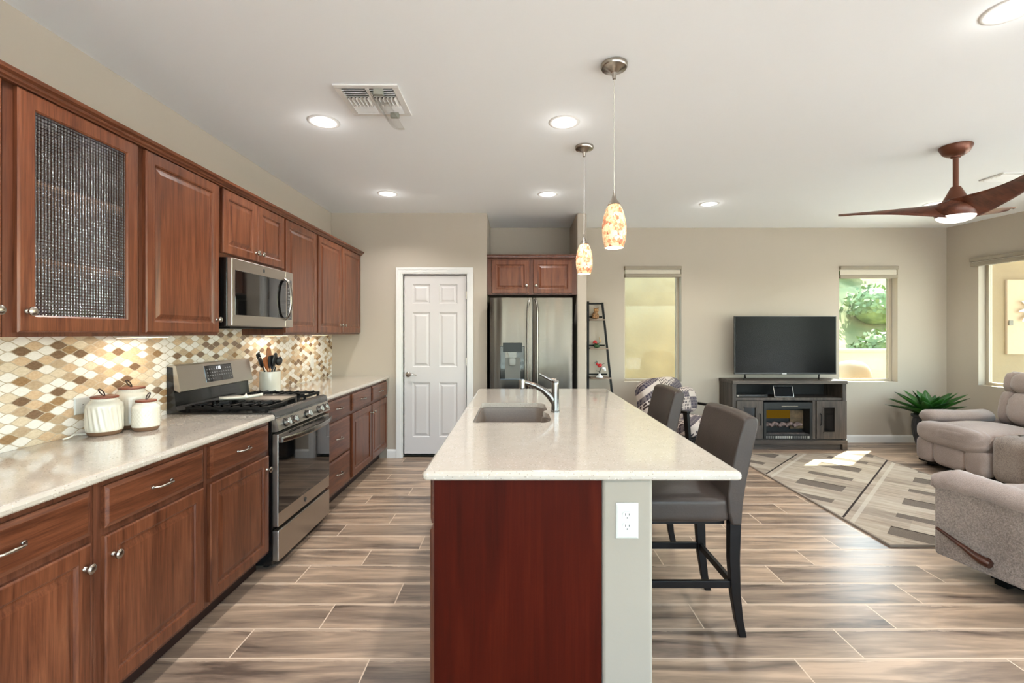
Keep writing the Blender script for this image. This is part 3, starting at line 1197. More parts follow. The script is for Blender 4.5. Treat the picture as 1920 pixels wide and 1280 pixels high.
def upper(y0, y1, doors, label, zb=UB, dzb=DB, glass=False, body_hollow=False):
    t = thing('wall_cabinet', label, 'wall cabinet', (-1.92, (y0 + y1) / 2, zb), group='cherry wall cabinets on the left wall')
    mbx = MB()
    if body_hollow:
        th = 0.018
        mbx.box(LW + 0.002, UX - 0.003, y0 + 0.0005, y0 + th, zb, UT)
        mbx.box(LW + 0.002, UX - 0.003, y1 - th, y1 - 0.0005, zb, UT)
        mbx.box(LW + 0.002, UX - 0.003, y0 + th, y1 - th, zb, zb + th)
        mbx.box(LW + 0.002, UX - 0.003, y0 + th, y1 - th, UT - th, UT)
        mbx.box(LW + 0.002, LW + 0.012, y0 + th, y1 - th, zb + th, UT - th)
        for a, b, c, d in ((y0 + 0.0005, y0 + 0.04, zb, UT), (y1 - 0.04, y1 - 0.0005, zb, UT), (y0 + 0.04, y1 - 0.04, zb, zb + 0.035), (y0 + 0.04, y1 - 0.04, UT - 0.05, UT)):
            mbx.box(UX - 0.002, UX + 0.0, a, b, c, d)
    else:
        mbx.box(LW + 0.002, UX, y0 + 0.0005, y1 - 0.0005, zb, UT)
    obj('body', mbx, m_cabx, t)
    for (a, b, ks) in doors:
        mbx = MB()
        w, h = b - a, DTp - dzb
        M = fr((UX + 0.0005, a, dzb), (0, 1, 0), (1, 0, 0))
        if glass:
            f = 0.062
            loops = [(0, 0), (0, 0.015), (0.004, 0.019), (0.007, 0.020), (f - 0.006, 0.020), (f, 0.016), (f, 0.0)]
            mbx.nested(w, h, loops, M, False, False)
            # close the back of the frame
            a0 = [mbx.bm.verts.new(M @ Vector(p)) for p in ((0, 0, 0), (w, 0, 0), (w, h, 0), (0, h, 0))]
            b0 = [mbx.bm.verts.new(M @ Vector(p)) for p in ((f, f, 0), (w - f, f, 0), (w - f, h - f, 0), (f, h - f, 0))]
            mbx.loopbridge(a0, b0)
            bmesh.ops.remove_doubles(mbx.bm, verts=mbx.bm.verts, dist=1e-5)
            d = obj('door', mbx, m_cab, t)
            g = MB(); g.box(f - 0.004, w - f + 0.004, f - 0.004, h - f + 0.004, 0.006, 0.010, M)
            obj('glass_panel', g, m_ribbed, d, label='clear glass pane pressed in a fine square grid')
        else:
            mbx.nested(w, h, DOOR_LOOPS(0.020), M)
            d = obj('door', mbx, m_cab, t)
        if ks:
            ky = b - 0.028 if ks == 'R' else a + 0.028
            knob(d, (UX + 0.020, ky, dzb + (0.075 if h > 0.5 else 0.055)), (1, 0, 0))
    return t


def ribbed():
    t = NT('square_grid_glass')
    x, y, z = t.xyz(t.pos())
    k = 2 * PI / 0.0125
    hh = t.mt('ADD', t.mt('SINE', t.mt('MULTIPLY', y, k)), t.mt('SINE', t.mt('MULTIPLY', z, k)))
    b = t.n('ShaderNodeBump')
    b.inputs['Strength'].default_value = 1.0
    b.inputs['Distance'].default_value = 0.0022
    t.l(hh, b.inputs['Height'])
    rf = t.n('ShaderNodeBsdfRefraction')
    rf.inputs['IOR'].default_value = 1.18
    rf.inputs['Roughness'].default_value = 0.04
    t.l(b.outputs[0], rf.inputs['Normal'])
    gl = t.n('ShaderNodeBsdfGlossy')
    gl.inputs['Roughness'].default_value = 0.06
    t.l(b.outputs[0], gl.inputs['Normal'])
    tr = t.n('ShaderNodeBsdfTransparent')
    tr.inputs[0].default_value = (0.62, 0.60, 0.58, 1)
    rf.inputs[0].default_value = (0.62, 0.60, 0.58, 1)
    gl.inputs[0].default_value = (0.9, 0.9, 0.9, 1)
    m1 = t.n('ShaderNodeMixShader'); m1.inputs[0].default_value = 0.5
    t.l(tr.outputs[0], m1.inputs[1]); t.l(rf.outputs[0], m1.inputs[2])
    m2 = t.n('ShaderNodeMixShader'); m2.inputs[0].default_value = 0.17
    t.l(m1.outputs[0], m2.inputs[1]); t.l(gl.outputs[0], m2.inputs[2])
    t.l(m2.outputs[0], t.out.inputs[0])
    return t.m


m_ribbed = ribbed()

upper(1.02, 1.604, [(1.05, 1.590, 'R')], 'cherry wall cabinet cut off by the left edge of the photo')
upper(1.606, 2.188, [(1.640, 2.160, 'L')], 'cherry wall cabinet with a square-grid glass door', glass=True, body_hollow=True)
upper(2.190, 2.768, [(2.208, 2.752, 'R')], 'cherry wall cabinet between the glass-door cabinet and the microwave')
upper(2.770, 3.538, [(2.788, 3.160, 'R'), (3.166, 3.524, 'L')], 'short two-door cherry wall cabinet above the microwave', zb=1.852, dzb=1.878)
upper(3.540, 4.116, [(3.556, 4.098, 'L')], 'single-door cherry wall cabinet just right of the microwave')
upper(4.118, KY - 0.001, [(4.138, 4.680, 'R'), (4.708, 5.250, 'L')], 'two-door cherry wall cabinet at the far end by the pantry door wall')

# shelves of the glass cabinet and what stands in it
t = thing('cabinet_shelf_set', 'pair of wooden shelves behind the grid glass door', 'shelf', (-1.92, 1.9, 1.66))
for z in (1.66, 1.95):
    mb = MB(); mb.box(LW + 0.014, UX - 0.03, 1.626, 2.168, z, z + 0.018)
    obj('shelf', mb, plain('light_shelf_wood', (214, 146, 92), 0.5) if z < 1.7 else bpy.data.materials['light_shelf_wood'], t)


def stack_bowls(x, y, z, n, c, nm, label, grp, r=0.065):
    for k in range(n):
        mbx = MB()
        o = Matrix.Translation((x, y, z + k * 0.022))
        mbx.lathe([(0, 0.0), (r * 0.5, 0.0), (r * 0.8, 0.02), (r, 0.05), (r - 0.004, 0.05), (r * 0.75, 0.024), (0, 0.006)], o, 24)
        tag(obj('bowl', mbx, bpy.data.materials.get(nm) or plain(nm, c, 0.2), smooth='auto'), label, 'bowl', grp)


stack_bowls(-1.90, 1.78, UB + 0.019, 3, (70, 110, 170), 'blue_glaze', 'blue bowl stacked on the cabinet floor behind the grid glass', 'blue bowls behind the grid glass')
stack_bowls(-1.92, 2.02, UB + 0.019, 3, (120, 170, 120), 'green_glaze', 'green bowl stacked on the cabinet floor behind the grid glass', 'green bowls behind the grid glass')
stack_bowls(-1.92, 1.80, 1.679, 2, (225, 222, 215), 'white_glaze', 'white bowl stacked on the lower shelf behind the grid glass', 'white bowls behind the grid glass')
for k in range(4):
    mb = MB()
    mb.lathe([(0, 0), (0.028, 0), (0.034, 0.10), (0.031, 0.10), (0.026, 0.006), (0, 0.006)], Matrix.Translation((-1.92, 1.70 + k * 0.11, 1.969)), 20)
    tag(obj('drinking_glass', mb, m_clearp, smooth='auto'), 'clear tumbler on the upper shelf behind the grid glass door', 'glass', 'tumblers behind the grid glass')

# crown moulding
mb = MB()
prof = [(UX, 2.268), (UX + 0.022, 2.268), (UX + 0.026, 2.274), (UX + 0.026, 2.280), (UX + 0.036, 2.284), (UX + 0.040, 2.292), (UX + 0.058, 2.300), (UX + 0.058, 2.308), (UX, 2.308)]
prof = [(UX, 2.266), (UX + 0.023, 2.266), (UX + 0.025, 2.272), (UX + 0.034, 2.276), (UX + 0.036, 2.285), (UX + 0.050, 2.291), (UX + 0.054, 2.304), (UX, 2.304)]
a = [mb.bm.verts.new((x, 1.02, z)) for x, z in prof]
b = [mb.bm.verts.new((x, KY - 0.001, z)) for x, z in prof]
mb.loopbridge(a, b); mb.face(a); mb.face(b[::-1])
mb.box(LW + 0.002, UX, 1.02, KY - 0.001, 2.2835, 2.304)
tag(obj('crown_molding', mb, m_cabh), 'stepped cherry crown molding along the tops of the left wall cabinets', 'molding')

# under cabinet light bars
for y0, y1, lab in ((2.30, 2.62, 'slim light bar under the wall cabinet above the canisters'), (3.66, 3.98, 'slim light bar under the wall cabinet right of the microwave'),
                    (4.50, 4.82, 'slim light bar under the far two-door wall cabinet')):
    t = thing('light_bar', lab, 'light', (-1.95, (y0 + y1) / 2, UB), group='under cabinet light bars')
    mb = MB(); mb.box(-1.97, -1.93, y0, y1, UB - 0.010, UB - 0.0005)
    obj('housing', mb, m_plw, t, bevel=0.002)
    mb = MB(); mb.box(-1.965, -1.935, y0 + 0.01, y1 - 0.01, UB - 0.012, UB - 0.0101)
    obj('lens', mb, m_bulb, t)
    lamp('bar_lamp', 'AREA', (-1.95, (y0 + y1) / 2, UB - 0.016), 0.75, WARM, 0.03, y1 - y0 - 0.02)

# ---- base cabinets
BX = -1.462      # carcass front, doors 0.02 proud
CT, CB = 0.918, 0.888


def base(y0, y1, fronts, label):
    t = thing('base_cabinet', label, 'base cabinet', (-1.76, (y0 + y1) / 2, 0), group='cherry base cabinets along the left wall')
    mbx = MB(); mbx.box(LW + 0.002, BX, y0 + 0.0005, y1 - 0.0005, 0.105, CB - 0.0005)
    obj('body', mbx, m_cabx, t)
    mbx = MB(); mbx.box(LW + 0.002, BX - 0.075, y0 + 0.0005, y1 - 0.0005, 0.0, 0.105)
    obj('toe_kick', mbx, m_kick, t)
    for kind, a, b, z0, z1, ks in fronts:
        M = fr((BX + 0.0005, a, z0), (0, 1, 0), (1, 0, 0))
        mbx = MB()
        if kind == 'drawer':
            mbx.nested(b - a, z1 - z0, SLAB_LOOPS(0.020), M)
            d = obj('drawer', mbx, m_cabh, t)
            pull(d, (BX + 0.0205, (a + b) / 2, (z0 + z1) / 2), (1, 0, 0), (0, 1, 0))
        else:
            mbx.nested(b - a, z1 - z0, DOOR_LOOPS(0.020), M)
            d = obj('door', mbx, m_cab, t)
            ky = b - 0.028 if ks == 'R' else a + 0.028
            knob(d, (BX + 0.020, ky, z1 - 0.075), (1, 0, 0))
    return t


RY0, RY1 = 2.772, 3.536
base(1.02, 1.62, [('drawer', 1.05, 1.596, 0.712, 0.862, ''), ('door', 1.05, 1.596, 0.128, 0.686, 'R')], 'nearest cherry base cabinet, cut off by the left edge of the photo')
base(1.622, 2.192, [('drawer', 1.650, 2.172, 0.712, 0.862, ''), ('door', 1.650, 2.172, 0.128, 0.686, 'L')], 'cherry base cabinet with one drawer and one door, second from the left edge')
base(2.194, RY0 - 0.002, [('drawer', 2.218, 2.740, 0.712, 0.862, ''), ('door', 2.218, 2.740, 0.128, 0.686, 'R')], 'cherry base cabinet directly left of the gas range')
base(RY1 + 0.002, 4.10, [('drawer', 3.565, 4.078, 0.712, 0.862, ''), ('drawer', 3.565, 4.078, 0.398, 0.686, ''), ('drawer', 3.565, 4.078, 0.128, 0.385, '')],
     'cherry base cabinet of three drawers directly right of the gas range')
base(4.102, KY - 0.001, [('drawer', 4.138, 4.672, 0.712, 0.862, ''), ('drawer', 4.712, 5.246, 0.712, 0.862, ''), ('door', 4.138, 4.680, 0.128, 0.686, 'R'), ('door', 4.704, 5.246, 0.128, 0.686, 'L')],
     'farthest cherry base cabinet with two drawers over two doors')


def slab_profile(mbx, y0, y1, x0, x1):
    """counter slab with rolled front edge at x1, running along y"""
    pr = [(x0, CB), (x1 - 0.004, CB), (x1, CB + 0.005), (x1, CB + 0.016), (x1 - 0.004, CT - 0.006), (x1 - 0.012, CT - 0.001), (x1 - 0.020, CT), (x0, CT)]
    a = [mbx.bm.verts.new((x, y0, z)) for x, z in pr]
    b = [mbx.bm.verts.new((x, y1, z)) for x, z in pr]
    mbx.loopbridge(a, b); mbx.face(a); mbx.face(b[::-1])


for y0, y1, lab in ((0.9, RY0 - 0.001, 'cream quartz countertop left of the range, holding the three canisters'), (RY1 + 0.001, KY - 0.002, 'cream quartz countertop right of the range, holding the utensil crock')):
    mb = MB(); slab_profile(mb, y0, y1, LW + 0.002, -1.425)
    tag(obj('countertop', mb, m_quartz), lab, 'countertop', 'quartz countertops along the left wall')

mb = MB(); mb.box(LW + 0.0008, LW + 0.010, 0.9, RY0, CT + 0.0005, UB); mb.box(LW + 0.0008, LW + 0.010, RY0, RY1, 0.7, 1.50); mb.box(LW + 0.0008, LW + 0.010, RY1, KY - 0.001, CT + 0.0005, UB)
tag(obj('tile_backsplash', mb, m_tile), 'beige and brown wave-shaped mosaic backsplash on the left wall', 'backsplash')


def outlet(label, M, w=0.079, h=0.124, kind='outlet', name='wall_outlet'):
    """M: local xy on the wall, z outwards, centred"""
    t = thing(name, label, 'outlet', M.translation)
    mbx = MB()
    mbx.nested(w, h, [(0, 0), (0.0, 0.002), (0.002, 0.004), (0.006, 0.0055)], M @ Matrix.Translation((-w / 2, -h / 2, 0)))
    pl = obj('cover_plate', mbx, m_plw, t)
    for sy in ((-0.0195, 0.0195) if kind == 'outlet' else (0,)):
        mbx = MB()
        if kind == 'outlet':
            poly = []
            for k in range(28):
                a = 2 * PI * k / 28
                poly.append((0.0172 * math.cos(a), sy + max(-0.0142, min(0.0142, 0.0172 * math.sin(a)))))
            mbx.prism(poly, 0.0045, 0.0075, M)
        else:
            mbx.box(-0.016, 0.016, -0.033, 0.033, 0.0045, 0.0085, M)
        rc = obj('receptacle' if kind == 'outlet' else 'rocker', mbx, m_plw, t)
        if kind == 'outlet':
            for sx, hh in ((-0.0063, 0.0040), (0.0063, 0.0034)):
                mbx = MB(); mbx.box(sx - 0.0011, sx + 0.0011, sy + 0.004 - hh, sy + 0.004 + hh, 0.0070, 0.0078, M)
                obj('slot', mbx, m_slot, rc)
            mbx = MB(); mbx.cyl(M @ Vector((0, sy - 0.0078, 0.0070)), M @ Vector((0, sy - 0.0078, 0.0078)), 0.0024, n=12)
            obj('slot', mbx, m_slot, rc)
    return t


SPX = LW + 0.0102
outlet('white outlet plate on the tile backsplash, half hidden by the spiral-ribbed canister', fr((SPX, 2.255, 1.055), (0, 1, 0), (1, 0, 0)) @ Matrix.Rotation(PI / 2, 4, 'Z'))
outlet('white outlet plate on the tile backsplash between the range and the utensil crock', fr((SPX, 3.60, 1.10), (0, 1, 0), (1, 0, 0)))
outlet('white switch plate on the far end of the tile backsplash', fr((SPX, 4.75, 1.12), (0, 1, 0), (1, 0, 0)), kind='switch', name='wall_switch')

# ---- canisters
def canister(label, x, y, r, h, kind):
    t = thing('canister', label, 'canister', (x, y, CT), group='cream ceramic canisters on the counter')
    C = Matrix.Translation((x, y, CT + 0.0005))
    mbx = MB()
    mbx.lathe([(0, 0), (r * 0.80, 0), (r * 0.90, 0.006), (r * 0.985, 0.020)], C, 72)
    obj('base', mbx, m_clay, t, smooth='auto', label='bare brown clay foot')

    def fx(a, z):
        f = 1.0
        if z > 0.02 and z < h * 0.80:
            env = min(1, (z - 0.02) / 0.02) * min(1, (h * 0.80 - z) / 0.02)
            if kind == 'spiral':
                f += 0.030 * env * math.cos(20 * a + z * 42)
            elif kind == 'dimple':
                f += 0.013 * env * math.cos(26 * a) * math.cos(z * 300)
            else:
                f += 0.010 * env * math.cos(36 * a)
        if h * 0.90 < z < h * 0.96:
            f += 0.02 * math.cos(40 * a)
        return f
    prof = [(r * 0.985, 0.020)]
    n = 34 if kind == 'dimple' else 22
    for i in range(1, n + 1):
        z = 0.020 + (h * 0.80 - 0.020) * i / n
        prof.append((r, z))
    prof += [(r * 0.97, h * 0.85), (r * 0.86, h * 0.90), (r * 0.76, h * 0.93), (r * 0.73, h * 0.965), (r * 0.73, h), (r * 0.6, h)]
    mbx = MB(); mbx.lathe(prof, C, 132, fx)
    obj('body', mbx, m_ceram, t, smooth=True)
    mbx = MB(); mbx.lathe([(0, h + 0.0005), (r * 0.74, h + 0.0005), (r * 0.76, h + 0.002), (r * 0.76, h + 0.008), (r * 0.73, h + 0.010), (0, h + 0.010)], C, 48)
    ld = obj('lid', mbx, m_lidw, t, smooth='auto')
    mbx = MB()
    zz = CT + h + 0.010
    L = r * 0.48
    sg = 1 if kind == 'dimple' else -1
    pts = [(x, y, zz - 0.002)]
    for k in range(11):
        a = -PI / 2 + 2 * PI * k / 10 * 0.93
        cx_, cz_ = L * 0.55 + L * 0.55 * math.sin(a) , 0.010 * math.cos(a)
        pts.append((x + 0.0, y + sg * cx_ * 0.9, zz + 0.006 + (cx_ * 0.75) + cz_))
    mbx.tube(pts, 0.0028, 8)
    obj('loop_handle', mbx, m_cord, ld, smooth='auto')


canister('medium cream canister with spiral ribs, leftmost of the three', -1.962, 2.237, 0.070, 0.172, 'spiral')
canister('tallest cream canister standing behind the other two', -1.968, 2.402, 0.074, 0.196, 'fine')
canister('smallest cream canister with a dimpled surface, nearest the range', -1.842, 2.335, 0.058, 0.140, 'dimple')
mb = MB()
pts = [(-2.03 + 0.010 * math.sin(i * 0.9), 2.10 + 0.014 * i, CT + 0.006 + 0.010 * (1 - abs(i - 4) / 4)) for i in range(9)]
mb.tube(pts, 0.004, 8)
tag(obj('power_cord', mb, plain('white_cord', (225, 222, 214), 0.5), smooth='auto'), 'short white cord on the counter left of the spiral canister', 'cord')

# ---- utensil crock
ux, uy = -1.94, 3.70
t = thing('utensil_crock', 'white finely ribbed crock beside the range', 'crock', (ux, uy, CT))
mb = MB()
C = Matrix.Translation((ux, uy, CT + 0.0005))
mb.lathe([(0, 0), (0.070, 0), (0.075, 0.006)] + [(0.076, 0.006 + 0.165 * i / 8) for i in range(1, 9)] + [(0.076, 0.18), (0.070, 0.18), (0.068, 0.02), (0, 0.012)], C, 96,
         lambda a, z: 1 + 0.006 * math.cos(48 * a))
obj('body', mb, m_ceram, t, smooth='auto')


def utensil(kind, a, tilt, length, label, c, nm, ang=0):
    """stands in the crock, leaning"""
    tdir = Vector((math.cos(a) * math.sin(tilt), math.sin(a) * math.sin(tilt), math.cos(tilt)))
    p0 = Vector((ux - math.cos(a) * 0.02, uy - math.sin(a) * 0.02, CT + 0.016))
    m_ = bpy.data.materials.get(nm) or plain(nm, c, 0.4)
    t = thing('cooking_utensil', label, 'utensil', tuple(p0), group='cooking utensils in the crock')
    mbx = MB()
    mbx.tube([p0, p0 + tdir * length * 0.7], [0.007, 0.005], 10)
    obj('handle', mbx, m_, t, smooth='auto')
    e = p0 + tdir * length * 0.68
    side = Vector((0, 1, 0)) - tdir * tdir.y
    side.normalize()
    nrm = side.cross(tdir)
    M = Matrix.Identity(4)
    for i in range(3):
        M[i][0], M[i][1], M[i][2], M[i][3] = side[i], nrm[i], tdir[i], e[i]
    mbx = MB()
    Lh = length * 0.38
    if kind == 'spoon':
        mbx.superbox((0, 0, Lh / 2), (0.068, 0.022, Lh), 2.2, 8, M)
    elif kind == 'flat':
        mbx.superbox((0, 0, Lh / 2), (0.072, 0.010, Lh), 4, 8, M, lambda v, q: Vector((v.x * (1 + 0.35 * q.z), v.y, v.z)))
    elif kind == 'fork':
        mbx.superbox((0, 0, Lh * 0.35), (0.056, 0.016, Lh * 0.7), 2.5, 8, M)
        for k in range(5):
            x_ = -0.022 + 0.011 * k
            mbx.tube([M @ Vector((x_, 0, Lh * 0.5)), M @ Vector((x_ * 1.1, 0.0, Lh * 0.9)), M @ Vector((x_ * 1.1, 0.012, Lh * 1.02))], [0.004, 0.0035, 0.0025], 8)
    elif kind == 'ladle':
        mbx.superbox((0, 0.012, Lh / 2), (0.075, 0.045, 0.075), 2, 8, M)
    obj('head', mbx, m_, t, smooth=True)


utensil('fork', math.radians(232), 0.36, 0.315, 'black pasta fork leaning left in the crock', (20, 20, 22), 'black_nylon')
utensil('flat', math.radians(262), 0.27, 0.275, 'orange-brown wooden spatula leaning left in the crock', (150, 84, 40), 'utensil_wood')
utensil('spoon', math.radians(270), 0.13, 0.340, 'slim wooden spoon standing tallest in the crock', (150, 96, 58), 'utensil_wood2')
utensil('flat', math.radians(340), 0.10, 0.275, 'wide black turner in the middle of the crock', (24, 24, 26), 'black_nylon')
utensil('spoon', math.radians(60), 0.22, 0.30, 'black spoon behind the navy spatula in the crock', (24, 24, 26), 'black_nylon')
utensil('flat', math.radians(85), 0.26, 0.27, 'navy blue spatula leaning right in the crock', (38, 46, 66), 'navy_silicone')
utensil('ladle', math.radians(75), 0.38, 0.30, 'black ladle leaning farthest right in the crock', (22, 22, 26), 'black_nylon')

# ================================================================ microwave
mx1 = -1.68
t = thing('microwave', 'stainless over-the-range microwave under the short wall cabinet', 'microwave', (-1.87, 3.15, 1.44))
my0, my1, mz0, mz1 = 2.774, 3.534, 1.438, 1.850
mb = MB(); mb.box(LW + 0.012, mx1 - 0.030, my0, my1, mz0, mz1)
obj('body', mb, m_black, t, bevel=0.003)
mb = MB(); mb.box(LW + 0.03, mx1 - 0.05, my0 + 0.06, my1 - 0.06, mz0 - 0.010, mz0)
obj('vent_grille', mb, m_blackm, t)
mb = MB(); mb.box(mx1 - 0.030, mx1, my0 + 0.001, my1 - 0.118, mz0 + 0.004, mz1 - 0.003)
d = obj('door', mb, m_steel, t, bevel=0.004)
Mm = fr((mx1 + 0.0006, my0, mz0), (0, 1, 0), (1, 0, 0))
mb = MB(); mb.nested(0.620, 0.270, [(0, 0), (0.001, 0.0010), (0.004, 0.0012)], Mm @ Matrix.Translation((0.030, 0.070, -0.0003)))
obj('window', mb, m_glassb, d)
mb = MB(); mb.box(mx1 - 0.030, mx1, my1 - 0.116, my1 - 0.001, mz0 + 0.004, mz1 - 0.003)
cp = obj('control_panel', mb, m_steel, t, bevel=0.004)
mb = MB(); mb.nested(0.070, 0.290, [(0, 0), (0.001, 0.0010), (0.003, 0.0012)], Mm @ Matrix.Translation((0.665, 0.060, -0.0003)))
obj('keypad', mb, m_glassb, cp)
mb = MB()
for r_ in range(9):
    for c_ in range(3):
        mb.box(0.674 + c_ * 0.019, 0.684 + c_ * 0.019, 0.075 + r_ * 0.026, 0.082 + r_ * 0.026, 0.0011, 0.0015, Mm)
obj('key_marks', mb, plain('key_print', (150, 150, 150), 0.5), cp)
# bowed handle
mb = MB()
pts = []
for i in range(13):
    s = -1 + i / 6
    pts.append(Vector((mx1 + 0.008 + 0.040 * (1 - s * s) ** 0.6 if abs(s) < 1 else mx1 + 0.002, my0 + 0.632, (mz0 + mz1) / 2 + s * 0.150)))
mb.tube(pts, 0.015, 14, flat=0.55, up=(0, 0, 1))
obj('handle', mb, m_steelh, d, smooth='auto')
mb = MB(); mb.lathe([(0, 0), (0.012, 0), (0.012, 0.0015), (0.010, 0.002), (0.0095, 0.0014), (0, 0.0014)], fr((mx1 + 0.0002, my0 + 0.35, mz1 - 0.038), (0, 1, 0), (1, 0, 0)), 24)
obj('emblem', mb, m_greyen, d)

# ================================================================ gas range
t = thing('gas_range', 'stainless and black gas range with knobs along the front, between the base cabinets', 'range', (-1.74, (RY0 + RY1) / 2, 0))
gx = -1.445
mb = MB(); mb.box(LW + 0.012, gx, RY0 + 0.002, RY1 - 0.002, 0.025, 0.900)
for a_ in (RY0 + 0.05, RY1 - 0.05):
    for b_ in (-1.98, -1.50):
        mb.cyl((b_, a_, 0), (b_, a_, 0.03), 0.018, n=12)
obj('body', mb, m_black, t)
mb = MB(); mb.box(gx, gx + 0.040, RY0 + 0.004, RY1 - 0.004, 0.047, 0.228)
obj('storage_drawer', mb, m_steel, t, bevel=0.006)
mb = MB(); mb.box(gx, gx + 0.038, RY0 + 0.004, RY1 - 0.004, 0.250, 0.800)
dd = obj('oven_door', mb, m_steel, t, bevel=0.005)
Mo = fr((gx + 0.0382, RY0 + 0.004, 0.250), (0, 1, 0), (1, 0, 0))
mb = MB(); mb.nested(0.752, 0.425, [(0, -0.004), (0, 0.0008), (0.002, 0.0012)], Mo @ Matrix.Translation((0.002, 0.083, 0)))
obj('window', mb, m_glassb, dd)
mb = MB()
for k in range(3):
    mb.box(0.13 + k * 0.19, 0.27 + k * 0.19, 0.532, 0.537, 0.0, 0.002, Mo)
    mb.box(0.13 + k * 0.19, 0.27 + k * 0.19, 0.542, 0.546, 0.0, 0.002, Mo)
obj('vent_slots', mb, m_blackm, dd)
mb = MB()
pts = []
for i in range(15):
    s = -1 + i / 7
    pts.append(Vector((gx + 0.040 + 0.050 * (1 - abs(s) ** 2.4) + 0.014, (RY0 + RY1) / 2 + s * 0.368, 0.765)))
pr = []
rings = []
for i, p_ in enumerate(pts):
    rings.append([mb.bm.verts.new(p_ + Vector((dx, 0, dz_))) for dx, dz_ in ((-0.006, -0.016), (0.005, -0.016), (0.008, -0.008), (0.008, 0.008), (0.005, 0.016), (-0.006, 0.016))])
for a_, b_ in zip(rings, rings[1:]):
    mb.loopbridge(a_, b_)
mb.face(rings[0]); mb.face(rings[-1][::-1])
for s in (-1, 1):
    yy = (RY0 + RY1) / 2 + s * 0.358
    mb.box(gx + 0.030, gx + 0.056, yy - 0.016, yy + 0.016, 0.750, 0.780)
obj('handle', mb, m_steelh, dd, bevel=0.001)
mb = MB(); mb.lathe([(0, 0), (0.016, 0), (0.016, 0.002), (0.0135, 0.003), (0.013, 0.002), (0, 0.002)], fr((gx + 0.0385, 3.13, 0.292), (0, 1, 0), (1, 0, 0)), 28)
obj('emblem', mb, m_greyen, dd)
# control panel, slightly raked
mb = MB()
pr = [(gx - 0.01, 0.815), (gx + 0.030, 0.815), (gx + 0.044, 0.822), (gx + 0.022, 0.890), (gx - 0.01, 0.890)]
a = [mb.bm.verts.new((x, RY0 + 0.003, z)) for x, z in pr]
b = [mb.bm.verts.new((x, RY1 - 0.003, z)) for x, z in pr]
mb.loopbridge(a, b); mb.face(a); mb.face(b[::-1])
kp = obj('knob_panel', mb, m_steel, t)
mb = MB()
pr = [(gx - 0.02, 0.890), (gx + 0.022, 0.890), (gx + 0.024, 0.905), (gx + 0.014, 0.930), (gx - 0.006, 0.938), (gx - 0.02, 0.938)]
a = [mb.bm.verts.new((x, RY0 + 0.003, z)) for x, z in pr]
b = [mb.bm.verts.new((x, RY1 - 0.003, z)) for x, z in pr]
mb.loopbridge(a, b); mb.face(a); mb.face(b[::-1])
obj('front_rail', mb, m_greyen, t)
nrm = Vector((0.068, 0, 0.022)).normalized()
for ky in (RY0 + 0.095, RY0 + 0.185, RY0 + 0.385, RY0 + 0.575, RY0 + 0.665):
    c0 = Vector((gx + 0.0335, ky, 0.855))
    uu = Vector((0, 1, 0))
    vv = nrm.cross(uu)
    M = Matrix.Identity(4)
    for i in range(3):
        M[i][0], M[i][1], M[i][2], M[i][3] = uu[i], vv[i], nrm[i], c0[i]
    mb = MB()
    mb.lathe([(0, -0.002), (0.027, -0.002), (0.027, 0.005), (0.023, 0.006)], M, 32)
    k_ = obj('knob', mb, m_black, t, smooth='auto')
    mb = MB()
    mb.lathe([(0.0225, 0.006), (0.0215, 0.030), (0.019, 0.033), (0, 0.033)], M, 32)
    mb.box(-0.0045, 0.0045, -0.021, 0.021, 0.030, 0.042, M)
    obj('knob_cap', mb, m_steelh, k_, smooth='auto', bevel=0.0015)
# cooktop and raised back
mb = MB()
pr = [(LW + 0.012, 0.900), (gx - 0.004, 0.900), (gx - 0.004, 0.932), (gx - 0.03, 0.928), (-1.97, 0.928), (-2.000, 0.938), (-2.012, 0.965), (-2.022, 1.060), (-2.030, 1.195), (LW + 0.012, 1.200)]
a = [mb.bm.verts.new((x, RY0 + 0.001, z)) for x, z in pr]
b = [mb.bm.verts.new((x, RY1 - 0.001, z)) for x, z in pr]
mb.loopbridge(a, b); mb.face(a); mb.face(b[::-1])
obj('cooktop', mb, m_black, t)
mb = MB()
pr = [(-1.992, 1.047), (-1.984, 1.052), (-2.012, 1.203), (-2.022, 1.208), (-2.066, 1.208), (-2.066, 1.100), (-2.020, 1.060)]
a = [mb.bm.verts.new((x, RY0 + 0.002, z)) for x, z in pr]
b = [mb.bm.verts.new((x, RY1 - 0.002, z)) for x, z in pr]
mb.loopbridge(a, b); mb.face(a); mb.face(b[::-1])
bg = obj('backguard', mb, m_steel, t)
n_ = Vector((0.151, 0, 0.028)).normalized()
o_ = Vector((-1.984, 3.015, 1.052)) + Vector((-0.028, 0, 0.151)).normalized() * 0.030 + n_ * 0.0005
Mb = Matrix.Identity(4)
v_ = n_.cross(Vector((0, 1, 0)))
for i in range(3):
    Mb[i][0], Mb[i][1], Mb[i][2], Mb[i][3] = (0, 1, 0)[i], v_[i], n_[i], o_[i]
mb = MB(); mb.nested(0.285, 0.108, [(0, 0), (0.001, 0.0015), (0.003, 0.002)], Mb)
ds = obj('display', mb, m_glassb, bg)
mb = MB()
for r_ in range(4):
    for c_ in range(11):
        if (r_ == 0 and 3 < c_ < 8) or (r_ == 3 and 3 < c_ < 9):
            continue
        mb.box(0.018 + c_ * 0.024, 0.029 + c_ * 0.024, 0.080 - r_ * 0.021, 0.083 - r_ * 0.021, 0.002, 0.0024, Mb)
        mb.box(0.020 + c_ * 0.024, 0.026 + c_ * 0.024, 0.086 - r_ * 0.021, 0.0875 - r_ * 0.021, 0.002, 0.0024, Mb)
obj('key_marks', mb, bpy.data.materials['key_print'], ds)
cu = bpy.data.curves.new('clock_digits', 'FONT')
cu.body = '1:18'
cu.size = 0.030
cu.extrude = 0.0003
